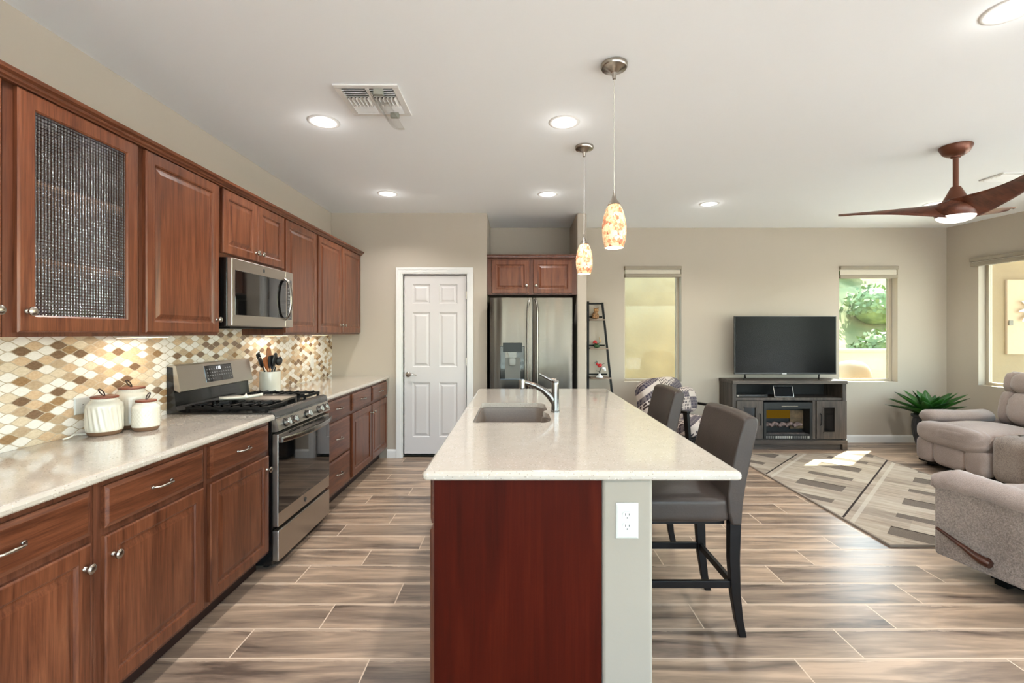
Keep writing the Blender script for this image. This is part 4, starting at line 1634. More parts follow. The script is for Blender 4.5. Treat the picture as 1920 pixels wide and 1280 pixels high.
cu.materials.append(emis('clock_glow', (235, 240, 245), 1.2))
tmp = bpy.data.objects.new('digits_source', cu)
fo = bpy.data.objects.new('clock_digits', bpy.data.meshes.new_from_object(tmp))
bpy.data.objects.remove(tmp)
COL.objects.link(fo)
fo.parent = ds
fo.matrix_local = WORLD_OF[t.name].inverted() @ Mb @ Matrix.Translation((0.112, 0.078, 0.0024))
# burners and grates
for i, (bx, by, br) in enumerate(((-1.60, RY0 + 0.165, 0.045), (-1.86, RY0 + 0.165, 0.036), (-1.60, RY1 - 0.165, 0.036), (-1.86, RY1 - 0.165, 0.042), (-1.73, (RY0 + RY1) / 2, 0.034))):
    mb = MB(); mb.lathe([(0, 0.928), (br + 0.012, 0.928), (br + 0.008, 0.936), (br, 0.940), (br, 0.947), (br * 0.8, 0.950), (0, 0.951)], Matrix.Translation((bx, by, 0)), 28)
    obj('burner', mb, m_blackm, t, smooth='auto')
gxa, gxb = -1.965, -1.475


def grate(y0, y1, mid=True):
    mbx = MB()
    z = 0.962
    r = 0.0065

    def bar(p, q):
        p = Vector(p); q = Vector(q)
        d_ = (q - p).normalized()
        s_ = Vector((-d_.y, d_.x, 0)) * r
        u_ = Vector((0, 0, 1))
        vs = []
        for e_ in (p, q):
            vs.append([mbx.bm.verts.new(e_ + s_ * sx + u_ * sz) for sx, sz in ((-1, -0.010), (1, -0.010), (1, 0.004), (0.6, 0.008), (-0.6, 0.008), (-1, 0.004))])
        mbx.loopbridge(vs[0], vs[1]); mbx.face(vs[0]); mbx.face(vs[1][::-1])
    for y in (y0 + 0.010, y1 - 0.010):
        bar((gxa, y, z - 0.006), (gxb, y, z - 0.006))
    for x in (gxa + 0.006, gxb - 0.006, (gxa + gxb) / 2):
        bar((x, y0 + 0.004, z - 0.006), (x, y1 - 0.004, z - 0.006))
    for k in range(8):
        x = gxa + 0.045 + k * (gxb - gxa - 0.09) / 7
        for ya, yb in ((y0 + 0.004, y0 + 0.075), (y1 - 0.075, y1 - 0.004)):
            bar((x, ya, z), (x, yb, z))
        bar((x, y0 + 0.004, z), (x, y0 + 0.016, z))
    for cx_ in (-1.60, -1.86):
        cy_ = (y0 + y1) / 2
        for aa in range(4):
            a_ = aa * PI / 2 + PI / 4
            bar((cx_ + 0.02 * math.cos(a_), cy_ + 0.02 * math.sin(a_), z + 0.002), (cx_ + 0.085 * math.cos(a_), cy_ + 0.085 * math.sin(a_), z + 0.002))
    for x in (gxa + 0.01, gxb - 0.01, (gxa + gxb) / 2):
        for y in (y0 + 0.012, y1 - 0.012):
            mbx.box(x - 0.007, x + 0.007, y - 0.007, y + 0.007, 0.928, z - 0.006)
    return obj('grate', mbx, m_blackm, t)


grate(RY0 + 0.012, RY0 + 0.252)
grate(RY1 - 0.252, RY1 - 0.012)
mb = MB(); mb.box(-1.90, -1.53, RY0 + 0.262, RY1 - 0.262, 0.950, 0.962)
mb.box(-1.90, -1.53, RY0 + 0.262, RY0 + 0.270, 0.962, 0.970); mb.box(-1.90, -1.53, RY1 - 0.270, RY1 - 0.262, 0.962, 0.970)
mb.box(-1.90, -1.89, RY0 + 0.262, RY0 + 0.272, 0.928, 0.95); mb.box(-1.54, -1.53, RY1 - 0.272, RY1 - 0.262, 0.928, 0.95)
obj('griddle', mb, steel('griddle_metal', (150, 142, 134), 0.45, 'Y'), t)

# spoon rest on the grates
t = thing('spoon_rest', 'white ceramic spoon rest on the range grates', 'spoon rest', (-1.74, 3.02, 0.971))
mb = MB()


def srest(u, v):
    a = v * 2 * PI
    s = -1 + 2 * u
    y = 0.0
    L = 0.125
    if s < 0.25:
        w = 0.056 * math.sqrt(max(0.0, 1 - ((s + 0.35) / 0.65) ** 2))
        w = max(w, 0.013 if s > 0 else 0.0)
    else:
        w = 0.013 + 0.006 * max(0, s - 0.7) / 0.3
        if s > 0.93:
            w *= math.sqrt(max(0, 1 - ((s - 0.93) / 0.07) ** 2))
    h = 0.020 if s < 0.25 else 0.010
    lift = 0.018 * max(0, s - 0.0) ** 1.2
    z = 0.972 + h + lift + h * math.sin(a) * (1 if s > 0.2 else (1.0 if math.sin(a) < 0 else 0.2))
    p = Matrix.Translation((-1.77, 3.02, 0)) @ Matrix.Rotation(math.radians(20), 4, 'Z') @ Vector((s * L, w * math.cos(a), z))
    return p


mb.grid(srest, 36, 20)
bmesh.ops.remove_doubles(mb.bm, verts=mb.bm.verts, dist=1e-5)
obj('dish', mb, m_ceram, t, smooth=True)

# ================================================================ refrigerator and the cabinet over it
FRX0, FRX1 = -0.289, 0.615
FYF = 5.13
t = thing('refrigerator', 'stainless french-door refrigerator with an ice and water dispenser', 'refrigerator', (0.163, 5.5, 0))
mb = MB(); mb.box(FRX0 + 0.008, FRX1 - 0.008, FYF + 0.062, 5.93, 0.02, 1.765)
obj('body', mb, m_black, t)
mid = (998.3 - 968) * FYF / F


def fdoor(x0, x1, z0, z1, nm):
    mbx = MB()
    n = 14
    pts = []
    for i in range(n + 1):
        u = i / n
        x = x0 + (x1 - x0) * u
        e = min(u, 1 - u) * (x1 - x0)
        y = FYF + 0.007 * (2 * u - 1) ** 2 + (0.006 * (1 - min(1, e / 0.006)))
        pts.append((x, y))
    poly = pts + [(x1, FYF + 0.058), (x0, FYF + 0.058)]
    mbx.prism(poly, z0, z1)
    return obj(nm, mbx, m_steelf, t, smooth='auto')


ld = fdoor(FRX0, mid - 0.003, 0.62, 1.785, 'door')
rd = fdoor(mid + 0.003, FRX1, 0.62, 1.785, 'door')
fz = fdoor(FRX0, FRX1, 0.05, 0.612, 'freezer_drawer')
for d_, hx in ((ld, mid - 0.052), (rd, mid + 0.052)):
    sgn = -1 if d_ is ld else 1
    mb = MB()
    pts = []
    N = 20
    for i in range(N + 1):
        s = i / N
        z = 0.74 + (1.765 - 0.74) * s
        e = min(s, 1 - s)
        out = 0.045 * min(1, (e / 0.07)) ** 0.5
        pts.append(Vector((hx - sgn * 0.018 * (1 - min(1, e / 0.10)) , FYF + 0.004 - out, z)))
    mb.tube(pts, 0.018, 16, flat=0.6, up=(0, 0.001, 1) if False else (1, 0, 0))
    obj('handle', mb, m_steelh, d_, smooth='auto')
mb = MB(); mb.tube([(FRX0 + 0.1, FYF - 0.035, 0.55), (0.163, FYF - 0.045, 0.55), (FRX1 - 0.1, FYF - 0.035, 0.55)], 0.014, 14)
obj('handle', mb, m_steelh, fz, smooth='auto')
fx_ = lambda px: (px - 968) * FYF / F
fz_ = lambda py: 1.40 - (py - 624) * FYF / F
# dispenser
ax0, ax1, az0, az1 = fx_(937.6), fx_(983.8), fz_(711.6), fz_(648)
Mf = fr((ax0, FYF + 0.001, az0), (1, 0, 0), (0, -1, 0))
w_, h_ = ax1 - ax0, az1 - az0
mb = MB()
mb.nested(w_, h_, [(0, 0.003), (0.004, 0.006), (0.008, 0.0055), (0.010, 0.0005)], Mf, True, False)
dsp = obj('dispenser', mb, m_black, ld)
mb = MB(); mb.nested(fx_(979) - fx_(943), fz_(642.5) - fz_(659.6), [(0, 0), (0.0, 0.014), (0.003, 0.017)], fr((fx_(943), FYF + 0.001, fz_(659.6)), (1, 0, 0), (0, -1, 0)))
obj('display', mb, plain('dispenser_grey', (52, 56, 56), 0.4, spec=0.2), dsp)
mb = MB(); mb.nested(fx_(976) - fx_(947), fz_(670) - fz_(710), [(0, 0), (0.0, 0.003), (0.002, 0.004)], fr((fx_(947), FYF + 0.001, fz_(710)), (1, 0, 0), (0, -1, 0)))
obj('back_plate', mb, plain('dispenser_silver', (100, 100, 95), 0.5, 0.3), dsp)
mb = MB()
a_ = [(fx_(952.5), fz_(660)), (fx_(969), fz_(660)), (fx_(966.5), fz_(670)), (fx_(955), fz_(670))]
mb.prism([(x - 0, z) for x, z in a_][::-1], 0.0, 0.022, fr((0, FYF + 0.001, 0), (1, 0, 0), (0, -1, 0)))
mb.superbox((fx_(960.7), FYF - 0.010, fz_(678)), (0.068, 0.014, 0.09), 5, 6)
obj('paddle', mb, plain('dispenser_nozzle', (122, 122, 117), 0.4, 0.4), dsp)
mb = MB(); mb.lathe([(0, 0), (0.011, 0), (0.011, 0.001), (0, 0.0012)], fr((fx_(1058), FYF + 0.0045, fz_(568)), (1, 0, 0), (0, -1, 0)), 24)
obj('emblem', mb, plain('pale_emblem', (190, 186, 180), 0.3), rd)

t = thing('refrigerator_cabinet', 'dark cherry two-door cabinet above the refrigerator', 'wall cabinet', (0.17, 5.6, 1.83))
mb = MB(); mb.box(-0.329, 0.682, 5.30, 5.93, 1.832, 2.25)
obj('body', mb, m_cabx, t)
for x0, x1, ks in ((fx_(921.8) * 1.03, fx_(991.8) * 1.03, 1), (fx_(1000.2) * 1.03, fx_(1073) * 1.03, -1)):
    mb = MB()
    z0, z1 = 1.845, 2.222
    mb.nested(x1 - x0, z1 - z0, DOOR_LOOPS(0.020), fr((x0, 5.2995, z0), (1, 0, 0), (0, -1, 0)))
    d_ = obj('door', mb, m_cab, t)
    knob(d_, ((x1 - 0.028) if ks > 0 else (x0 + 0.028), 5.2795, z0 + 0.085), (0, -1, 0))
mb = MB()
pr = [(5.30, 2.236), (5.280, 2.238), (5.272, 2.250), (5.270, 2.262), (5.258, 2.266), (5.254, 2.278), (5.30, 2.278)]
a = [mb.bm.verts.new((-0.329, y, z)) for y, z in pr]
b = [mb.bm.verts.new((0.682, y, z)) for y, z in pr]
mb.loopbridge(a, b); mb.face(a); mb.face(b[::-1])
obj('crown', mb, m_cabx, t)

# ================================================================ island
IT, IB = 0.922, 0.892
IX0, IX1, IY0, IY1 = -0.327, 0.784, 1.615, 4.04
PWX0, PWX1 = 0.300, 0.476
# island cabinets
t = thing('island_cabinet', 'dark red cherry cabinet block forming the island, with a plain end panel', 'island cabinet', (0, 2.8, 0))
mb = MB()
mb.box(-0.288, PWX0 - 0.001, 1.660, 3.99, 0.105, IB - 0.0005) if False else None
th = 0.018
for a0, a1, b0, b1, c0, c1 in ((-0.288, -0.270, 1.66, 3.99, 0.105, IB - 0.001), (-0.270, PWX0 - 0.002, 3.97, 3.99, 0.105, IB - 0.001),
                               (-0.270, PWX0 - 0.002, 1.66, 3.97, 0.105, 0.125), (PWX0 - 0.014, PWX0 - 0.002, 1.66, 3.97, 0.125, IB - 0.001),
                               (-0.270, PWX0 - 0.014, 2.40, 2.418, 0.125, IB - 0.001), (-0.270, PWX0 - 0.014, 3.28, 3.298, 0.125, IB - 0.001)):
    mb.box(a0, a1, b0, b1, c0, c1)
obj('body', mb, m_cabx, t)
mb = MB(); mb.box(-0.287, PWX0 - 0.002, 1.640, 1.6595, 0.0, IB - 0.001)
obj('end_panel', mb, m_panel, t, label='plain dark red end panel')
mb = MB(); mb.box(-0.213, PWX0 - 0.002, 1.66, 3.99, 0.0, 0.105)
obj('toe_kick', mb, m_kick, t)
ys = [(1.675, 2.24), (2.27, 2.84), (2.86, 3.43), (3.46, 3.97)]
for i, (y0, y1) in enumerate(ys):
    mb = MB()
    mb.nested(y1 - y0, 0.165, SLAB_LOOPS(0.020), fr((-0.2885, y1, 0.722), (0, -1, 0), (-1, 0, 0)))
    d_ = obj('drawer', mb, m_cabh, t)
    if i == 0:
        pull(d_, (-0.309, (y0 + y1) / 2, 0.80), (-1, 0, 0), (0, 1, 0))
    mb = MB()
    mb.nested(y1 - y0, 0.565, DOOR_LOOPS(0.020), fr((-0.2885, y1, 0.135), (0, -1, 0), (-1, 0, 0)))
    d_ = obj('door', mb, m_cab, t)
    knob(d_, (-0.3085, y1 - 0.028 if i % 2 == 0 else y0 + 0.028, 0.63), (-1, 0, 0))
# painted half wall carrying the overhang
mb = MB(); mb.box(PWX0, PWX1, 1.636, 4.0, 0, IB - 0.0005)
struct('wall_island', mb, m_pony, bevel=0.012, seg=3, smooth=True)
outlet('white outlet plate on the painted half wall at the end of the island', fr((0.3855, 1.636, 0.747), (1, 0, 0), (0, -1, 0)))


# countertop with the sink cutout
def rrect(x0, x1, y0, y1, r, n=6):
    P = []
    for cx_, cy_, a0 in ((x1 - r, y1 - r, 0), (x0 + r, y1 - r, 90), (x0 + r, y0 + r, 180), (x1 - r, y0 + r, 270)):
        for k in range(n + 1):
            a_ = math.radians(a0 + 90 * k / n)
            P.append((cx_ + r * math.cos(a_), cy_ + r * math.sin(a_)))
    return P


def sink_outline(off=0.0, n=10):
    """two joined lobes with a cusp on the right side, counter-clockwise"""
    x0, x1, ya, ym, yb = -0.234 - off, 0.192 + off, 2.497 - off, 2.845, 3.205 + off
    P = []
    r = 0.03

    def arc(cx_, cy_, rx, ry, a0, a1):
        for k in range(n + 1):
            a_ = math.radians(a0 + (a1 - a0) * k / n)
            P.append((cx_ + rx * math.cos(a_), cy_ + ry * math.sin(a_)))
    arc(x0 + r, ya + r, r, r, 180, 270)
    arc(x1 - 0.055, ya + 0.10, 0.055, 0.10, 270, 360)
    arc(x1 - 0.055, ym - 0.10, 0.055, 0.10, 0, 62)
    arc(x1 - 0.055, ym + 0.10, 0.055, 0.10, -62, 0)
    arc(x1 - 0.055, yb - 0.10, 0.055, 0.10, 0, 90)
    arc(x0 + r, yb - r, r, r, 90, 180)
    return P


mb = MB()
inner = sink_outline()
outer_loops = [(0.0 + o, z) for o, z in ((0.020, IT), (0.012, IT - 0.001), (0.004, IT - 0.006), (0.0, IT - 0.014), (0.0, IB + 0.005), (0.004, IB))]
rings = []
for o, z in outer_loops:
    rings.append([mb.bm.verts.new((x, y, z)) for x, y in rrect(IX0 + o, IX1 - o, IY0 + o, IY1 - o, max(0.004, 0.022 - o))])
for a_, b_ in zip(rings, rings[1:]):
    mb.loopbridge(a_, b_)
it = [mb.bm.verts.new((x, y, IT)) for x, y in inner]
ib = [mb.bm.verts.new((x, y, IB)) for x, y in inner]
mb.loopbridge(it, ib)


def fill_between(ring, hole):
    es = []
    for lp in (ring, hole):
        for i in range(len(lp)):
            a_, b_ = lp[i], lp[(i + 1) % len(lp)]
            e = mb.bm.edges.get((a_, b_)) or mb.bm.edges.new((a_, b_))
            es.append(e)
    bmesh.ops.triangle_fill(mb.bm, use_beauty=True, use_dissolve=False, edges=es)


fill_between(rings[0], it)
fill_between(rings[-1], ib)
tag(obj('island_countertop', mb, m_quartz), 'large pale quartz island countertop with a rounded edge and a sink cutout', 'countertop')

# sink: thin double bowl under the cutout
t = thing('kitchen_sink', 'grey-brown undermount double-bowl sink in the island', 'sink', (-0.02, 2.85, 0.69))
m_sink = plain('granite_composite_sink', (112, 100, 90), 0.45, noise_amt=0.05, nscale=120)
mb = MB()
rim_o = [mb.bm.verts.new((x, y, IB - 0.0045)) for x, y in sink_outline(0.025)]
rim_i = [mb.bm.verts.new((x, y, IB - 0.0045)) for x, y in sink_outline(-0.004)]
mb.loopbridge(rim_o, rim_i)
w1 = [mb.bm.verts.new((x, y, IB - 0.04)) for x, y in sink_outline(-0.010)]
mb.loopbridge(rim_i, w1)
w2 = [mb.bm.verts.new((x, y, 0.71)) for x, y in sink_outline(-0.022)]
mb.loopbridge(w1, w2)
w3 = [mb.bm.verts.new((x, y, 0.700)) for x, y in sink_outline(-0.035)]
mb.loopbridge(w2, w3)
mb.face(w3)
obj('basin', mb, m_sink, t, smooth='auto', solid=0.006)
mb = MB()
pr = [(2.842 - 0.028, 0.703), (2.842 - 0.020, 0.80), (2.842 - 0.014, 0.848), (2.842 - 0.006, 0.858), (2.842 + 0.006, 0.858), (2.842 + 0.014, 0.848), (2.842 + 0.020, 0.80), (2.842 + 0.028, 0.703)]
a = [mb.bm.verts.new((-0.221, y, z)) for y, z in pr]
b = [mb.bm.verts.new((0.160, y, z)) for y, z in pr]
mb.loopbridge(a, b); mb.face(a); mb.face(b[::-1])
obj('divider', mb, m_sink, t)
for yy in (2.67, 3.03):
    mb = MB(); mb.lathe([(0, 0.704), (0.042, 0.704), (0.044, 0.706), (0.030, 0.705), (0, 0.7045)], Matrix.Translation((-0.03, yy, 0)), 28)
    obj('drain', mb, m_chrome, t)

# faucet
fxx, fyy = 0.236, 2.84
t = thing('kitchen_faucet', 'polished chrome pull-out faucet beside the island sink', 'faucet', (fxx, fyy, IT))
mb = MB(); mb.lathe([(0, 0), (0.027, 0), (0.027, 0.006), (0.0235, 0.010), (0.0225, 0.10), (0.0225, 0.168), (0.0215, 0.186), (0.018, 0.192), (0, 0.192)], Matrix.Translation((fxx, fyy, IT + 0.0003)), 36)
obj('body', mb, m_chrome, t, smooth='auto')
mb = MB()
ctrl = [(0.222, 0.030), (0.190, 0.075), (0.150, 0.118), (0.105, 0.150), (0.060, 0.168), (0.020, 0.175)]
ctrl = [(fxx - 0.005, 0.060), (fxx - 0.035, 0.100), (fxx - 0.075, 0.136), (fxx - 0.120, 0.160), (fxx - 0.165, 0.176), (fxx - 0.200, 0.183)]
pts = [Vector((x, fyy - 0.02 * i / 5, IT + z)) for i, (x, z) in enumerate(ctrl)]
mb.tube(pts[:4], [0.023, 0.021, 0.0185, 0.0165], 20, up=(0, 1, 0), flat=0.85)
sp = obj('spout', mb, m_chrome, t, smooth='auto')
mb = MB()
mb.tube(pts[3:], [0.0158, 0.0145, 0.0140], 20, up=(0, 1, 0), flat=0.85)
hp = pts[-1]
mb.lathe([(0, 0.006), (0.014, 0.006), (0.0195, 0.002), (0.0205, -0.010), (0.0205, -0.046), (0.017, -0.050), (0, -0.050)], Matrix.Translation(hp + Vector((0.0, 0, 0.010))), 28)
obj('spray_head', mb, m_chrome, t, smooth='auto')
mb = MB()
mb.tube([(fxx + 0.004, fyy, IT + 0.188), (fxx - 0.028, fyy - 0.004, IT + 0.194), (fxx - 0.062, fyy - 0.008, IT + 0.213), (fxx - 0.096, fyy - 0.012, IT + 0.232)], [0.0145, 0.010, 0.008, 0.006], 14, up=(0, 1, 0), flat=0.6)
obj('lever', mb, m_chrome, t, smooth='auto')


# ================================================================ bar stools
def stool(y0, label):
    y1 = y0 + 0.455
    t = thing('bar_stool', label, 'bar stool', (0.80, (y0 + y1) / 2, 0), group='brown bar stools at the island')
    # backrest: side profile in x-z
    pr = [(0.985, 0.52), (1.030, 0.52), (1.036, 0.62), (1.055, 0.74), (1.082, 0.87), (1.108, 0.985), (1.106, 1.008), (1.090, 1.022), (1.064, 1.022), (1.040, 1.008),
          (1.018, 0.93), (0.995, 0.84), (0.975, 0.75), (0.963, 0.66), (0.968, 0.58)]
    mbx = MB()
    nn = 10
    prev = None
    ring_list = []
    for i in range(nn + 1):
        v = i / nn
        y = y0 + (y1 - y0) * v
        ring_list.append([mbx.bm.verts.new((x - 0.018 * math.sin(v * PI) * -1 * (1 if z > 0.6 else 0.3), y, z - 0.006 * (2 * v - 1) ** 4 * (z > 0.98))) for x, z in pr])
    for a_, b_ in zip(ring_list, ring_list[1:]):
        mbx.loopbridge(a_, b_)
    mbx.face(ring_list[0]); mbx.face(ring_list[-1][::-1])
    obj('backrest', mbx, m_leather, t, smooth=True, bevel=0.010, seg=3)
    mbx = MB()

    def fs(v, q):
        if v.z > 0:
            v.z += 0.022 * max(0.0, 1 - (q.x) ** 2) * max(0.0, 1 - (q.y) ** 2)
        return v
    mbx.superbox((0.765, (y0 + y1) / 2, 0.588), (0.47, y1 - y0, 0.118), 9, 12, None, fs)
    obj('seat', mbx, m_leather, t, smooth=True)
    mbx = MB(); mbx.box(0.60, 0.975, y0 + 0.06, y1 - 0.06, 0.505, 0.545)
    obj('seat_frame', mbx, m_esp, t)
    for yy in (y0 + 0.030, y1 - 0.030):
        sg = -1 if yy < (y0 + y1) / 2 else 1
        for rear in (0, 1):
            mbx = MB()
            if rear:
                path = [(1.005, 0.535, 0.026), (1.002, 0.36, 0.024), (1.010, 0.20, 0.021), (1.026, 0.08, 0.018), (1.044, 0.0, 0.0165)]
            else:
                path = [(0.580, 0.510, 0.022), (0.580, 0.25, 0.020), (0.580, 0.0, 0.016)]
            rr = []
            for x, z, h in path:
                rr.append([mbx.bm.verts.new((x + a_ * h, yy + b_ * h * 0.85, z)) for a_, b_ in ((-1, -1), (1, -1), (1, 1), (-1, 1))])
            for a_, b_ in zip(rr, rr[1:]):
                mbx.loopbridge(a_, b_)
            mbx.face(rr[0]); mbx.face(rr[-1][::-1])
            obj('leg', mbx, m_esp, t, bevel=0.003)
        mbx = MB(); mbx.box(0.597, 0.995, yy - 0.010, yy + 0.010, 0.225, 0.258)
        obj('stretcher', mbx, m_esp, t, bevel=0.002)
    mbx = MB(); mbx.box(0.992, 1.012, y0 + 0.045, y1 - 0.045, 0.225, 0.258)
    obj('stretcher', mbx, m_esp, t, bevel=0.002)
    mbx = MB(); mbx.box(0.568, 0.592, y0 + 0.045, y1 - 0.045, 0.180, 0.215)
    obj('footrest', mbx, m_esp, t, bevel=0.002)
    return t


st = stool(2.140, 'brown leather bar stool nearest the camera, at the near end of the island')
dup(st, (0.80, 2.3675 + 0.945, 0), 'brown leather bar stool farther along the island, only its back showing above the counter')

# ================================================================ living room
mb = MB()
rx0, rx1, ry0, ry1 = 2.445, 4.06, 3.07, 5.41
t = thing('area_rug', 'beige and grey rug with diagonal blocks and thin dark lines', 'rug', ((rx0 + rx1) / 2, (ry0 + ry1) / 2, 0))
mb.box(rx0 + 0.015, rx1 - 0.015, ry0 + 0.015, ry1 - 0.015, 0.0005, 0.012)
ro = obj('pile', mb, m_rug, t)
# keep the pattern in world metres
for md in m_rug.node_tree.nodes:
    if md.bl_idname == 'ShaderNodeMapping':
        md.inputs['Location'].default_value = ((rx0 + rx1) / 2, (ry0 + ry1) / 2, 0)
mb = MB()
for a0, a1, b0, b1 in ((rx0, rx1, ry0, ry0 + 0.016), (rx0, rx1, ry1 - 0.016, ry1), (rx0, rx0 + 0.016, ry0 + 0.016, ry1 - 0.016), (rx1 - 0.016, rx1, ry0 + 0.016, ry1 - 0.016)):
    mb.box(a0, a1, b0, b1, 0.0005, 0.0135)
obj('binding', mb, m_rugedge, t)

# ---- media console
CYF = 5.61
X_ = lambda px: (1340 + px / 4.573 - 968) * CYF / F
Z_ = lambda py: 1.40 - (580 + py / 4.573 - 624) * CYF / F
c0, c1 = 2.590, 3.955
t = thing('media_console', 'grey-washed wooden television stand with an electric fireplace and glass doors', 'media console', ((c0 + c1) / 2, 5.8, 0))
mb = MB()
cb = 5.985
mb.box(c0, c0 + 0.045, CYF + 0.012, cb, 0.07, 0.79)
mb.box(c1 - 0.045, c1, CYF + 0.012, cb, 0.07, 0.79)
mb.box(c0 + 0.045, c1 - 0.045, CYF + 0.03, cb, Z_(782), Z_(760))
mb.box(c0 + 0.045, c1 - 0.045, CYF + 0.03, cb, Z_(1120), Z_(1112))
mb.box(X_(418) - 0.012, X_(418) + 0.004, CYF + 0.012, cb, 0.13, Z_(782))
mb.box(X_(845), X_(870), CYF + 0.012, cb, 0.13, Z_(782))
obj('carcass', mb, m_grayw, t)
mb = MB(); mb.box(c0 + 0.045, c1 - 0.045, cb - 0.012, cb, 0.12, 0.789)
obj('back_panel', mb, plain('dark_back_panel', (22, 18, 16), 0.7), t)
mb = MB(); mb.box(c0 - 0.006, c1 + 0.006, CYF - 0.004, cb + 0.004, 0.789, 0.830)
obj('top', mb, m_graywh, t, bevel=0.005)
mb = MB()
mb.box(c0 - 0.006, c1 + 0.006, CYF - 0.002, cb, 0.066, 0.120)
mb.box(c0 - 0.006, c0 + 0.055, CYF - 0.002, CYF + 0.05, 0, 0.066); mb.box(c1 - 0.055, c1 + 0.006, CYF - 0.002, CYF + 0.05, 0, 0.066)
mb.box(c0 - 0.006, c0 + 0.055, cb - 0.05, cb, 0, 0.066); mb.box(c1 - 0.055, c1 + 0.006, cb - 0.05, cb, 0, 0.066)
mb.box(c0 + 0.055, c1 - 0.055, CYF + 0.035, CYF + 0.05, 0.0, 0.066)
obj('base', mb, m_graywh, t, bevel=0.003)
for x0, x1, gx0, gx1, hx in ((c0 + 0.047, X_(415), X_(246), X_(358), X_(387)), (X_(876), c1 - 0.004, X_(929), X_(1036), X_(905))):
    z0, z1, gz0, gz1 = Z_(1110), Z_(784), Z_(1057), Z_(833)
    mb = MB()
    for a0, a1, b0, b1 in ((x0, gx0, z0, z1), (gx1, x1, z0, z1), (gx0, gx1, z0, gz0), (gx0, gx1, gz1, z1)):
        mb.box(a0, a1, CYF + 0.0, CYF + 0.02, b0, b1)
    for a0, a1, b0, b1 in ((gx0, gx0 + 0.010, gz0, gz1), (gx1 - 0.010, gx1, gz0, gz1), (gx0, gx1, gz0, gz0 + 0.010), (gx0, gx1, gz1 - 0.010, gz1)):
        mb.box(a0, a1, CYF - 0.004, CYF + 0.006, b0, b1)
    d_ = obj('door', mb, m_grayw, t)
    mb = MB(); mb.box(gx0, gx1, CYF + 0.010, CYF + 0.013, gz0, gz1)
    obj('glass_panel', mb, plain('smoked_glass', (22, 21, 20), 0.08) if 'smoked_glass' not in bpy.data.materials else bpy.data.materials['smoked_glass'], d_)
    mb = MB(); mb.tube([(hx, CYF, Z_(993)), (hx, CYF - 0.024, Z_(985)), (hx, CYF - 0.024, Z_(902)), (hx, CYF, Z_(893))], 0.005, 10)
    obj('handle', mb, m_blackm, d_, smooth='auto')
# fireplace insert
fx0, fx1, fz0, fz1 = X_(422), X_(836), Z_(1108), Z_(798)
mb = MB()
for a0, a1, b0, b1 in ((fx0, fx0 + 0.028, fz0, fz1), (fx1 - 0.028, fx1, fz0, fz1), (fx0 + 0.028, fx1 - 0.028, fz1 - 0.075, fz1), (fx0 + 0.028, fx1 - 0.028, fz0, fz0 + 0.050)):
    mb.box(a0, a1, CYF - 0.003, CYF + 0.15, b0, b1)
mb.box(fx0 + 0.028, fx1 - 0.028, CYF + 0.145, CYF + 0.15, fz0 + 0.05, fz1 - 0.075)
fp = obj('fireplace_insert', mb, plain('fireplace_charcoal', (32, 32, 31), 0.4, spec=0.3), t)
mb = MB(); mb.box(X_(572), X_(712), CYF - 0.006, CYF - 0.003, Z_(834), Z_(826))
obj('trim_strip', mb, m_nickel, fp)
mb = MB()
for k in range(22):
    x = X_(445) + k * (X_(822) - X_(445)) / 22
    mb.box(x, x + 0.006, CYF - 0.006, CYF - 0.003, Z_(1104), Z_(1084))
obj('grille', mb, plain('grille_silver', (196, 194, 188), 0.4), fp)
mb = MB(); mb.box(X_(440), X_(700), CYF + 0.128, CYF + 0.138, Z_(950), Z_(878))
obj('flame_screen', mb, emis('flame_glow', (150, 112, 30), 0.22), fp)
mb = MB(); mb.box(X_(700), X_(815), CYF + 0.128, CYF + 0.138, Z_(1040), Z_(880))
obj('brick_panel', mb, plain('firebrick', (92, 74, 52), 0.8, noise_amt=0.2, nscale=20), fp)
for k in range(5):
    mb = MB()
    x = X_(470 + k * 66)
    mb.tube([(x - 0.055, CYF + 0.05 + 0.01 * (k % 2), Z_(1000) - 0.012), (x, CYF + 0.06, Z_(988) + 0.008 * (k % 2)), (x + 0.055, CYF + 0.075, Z_(1000) + 0.004)], [0.020, 0.026, 0.019], 12)
    obj('log', mb, plain('charred_log', (84, 70, 66), 0.9, noise_amt=0.5, nscale=40) if 'charred_log' not in bpy.data.materials else bpy.data.materials['charred_log'], fp, smooth='auto')
mb = MB(); mb.box(fx0 + 0.03, fx1 - 0.03, CYF + 0.01, CYF + 0.13, fz0 + 0.046, fz0 + 0.055)
obj('ember_bed', mb, plain('ember_bed', (60, 56, 54), 0.9, noise_amt=0.5, nscale=60), fp)
# things on the open shelf
t = thing('tablet_stand', 'silver-edged tablet leaning on the open shelf of the television stand', 'tablet', (X_(620), CYF + 0.1, Z_(760)))
mb = MB()
w_ = X_(706) - X_(536); h_ = 0.142
Mt = Matrix.Translation((X_(538), CYF + 0.06, Z_(760) + 0.002)) @ Matrix.Rotation(math.radians(-16), 4, 'X')
mb.box(0, w_, 0, 0.008, 0, h_, Mt)
obj('shell', mb, m_nickel, t, bevel=0.002)
mb = MB(); mb.box(0.008, w_ - 0.008, -0.001, 0.0, 0.008, h_ - 0.008, Mt)
obj('screen', mb, m_screen, t)
t = thing('media_player', 'low black media player box on the left of the open shelf', 'media player', (X_(350), 5.78, Z_(760)))
mb = MB(); mb.box(X_(215), X_(490), 5.70, 5.88, Z_(760) + 0.0008, Z_(760) + 0.032)
obj('case', mb, m_black, t, bevel=0.003)
mb = MB(); mb.box(X_(222), X_(238), 5.699, 5.70, Z_(760) + 0.010, Z_(760) + 0.018)
obj('front_button', mb, m_nickel, t)

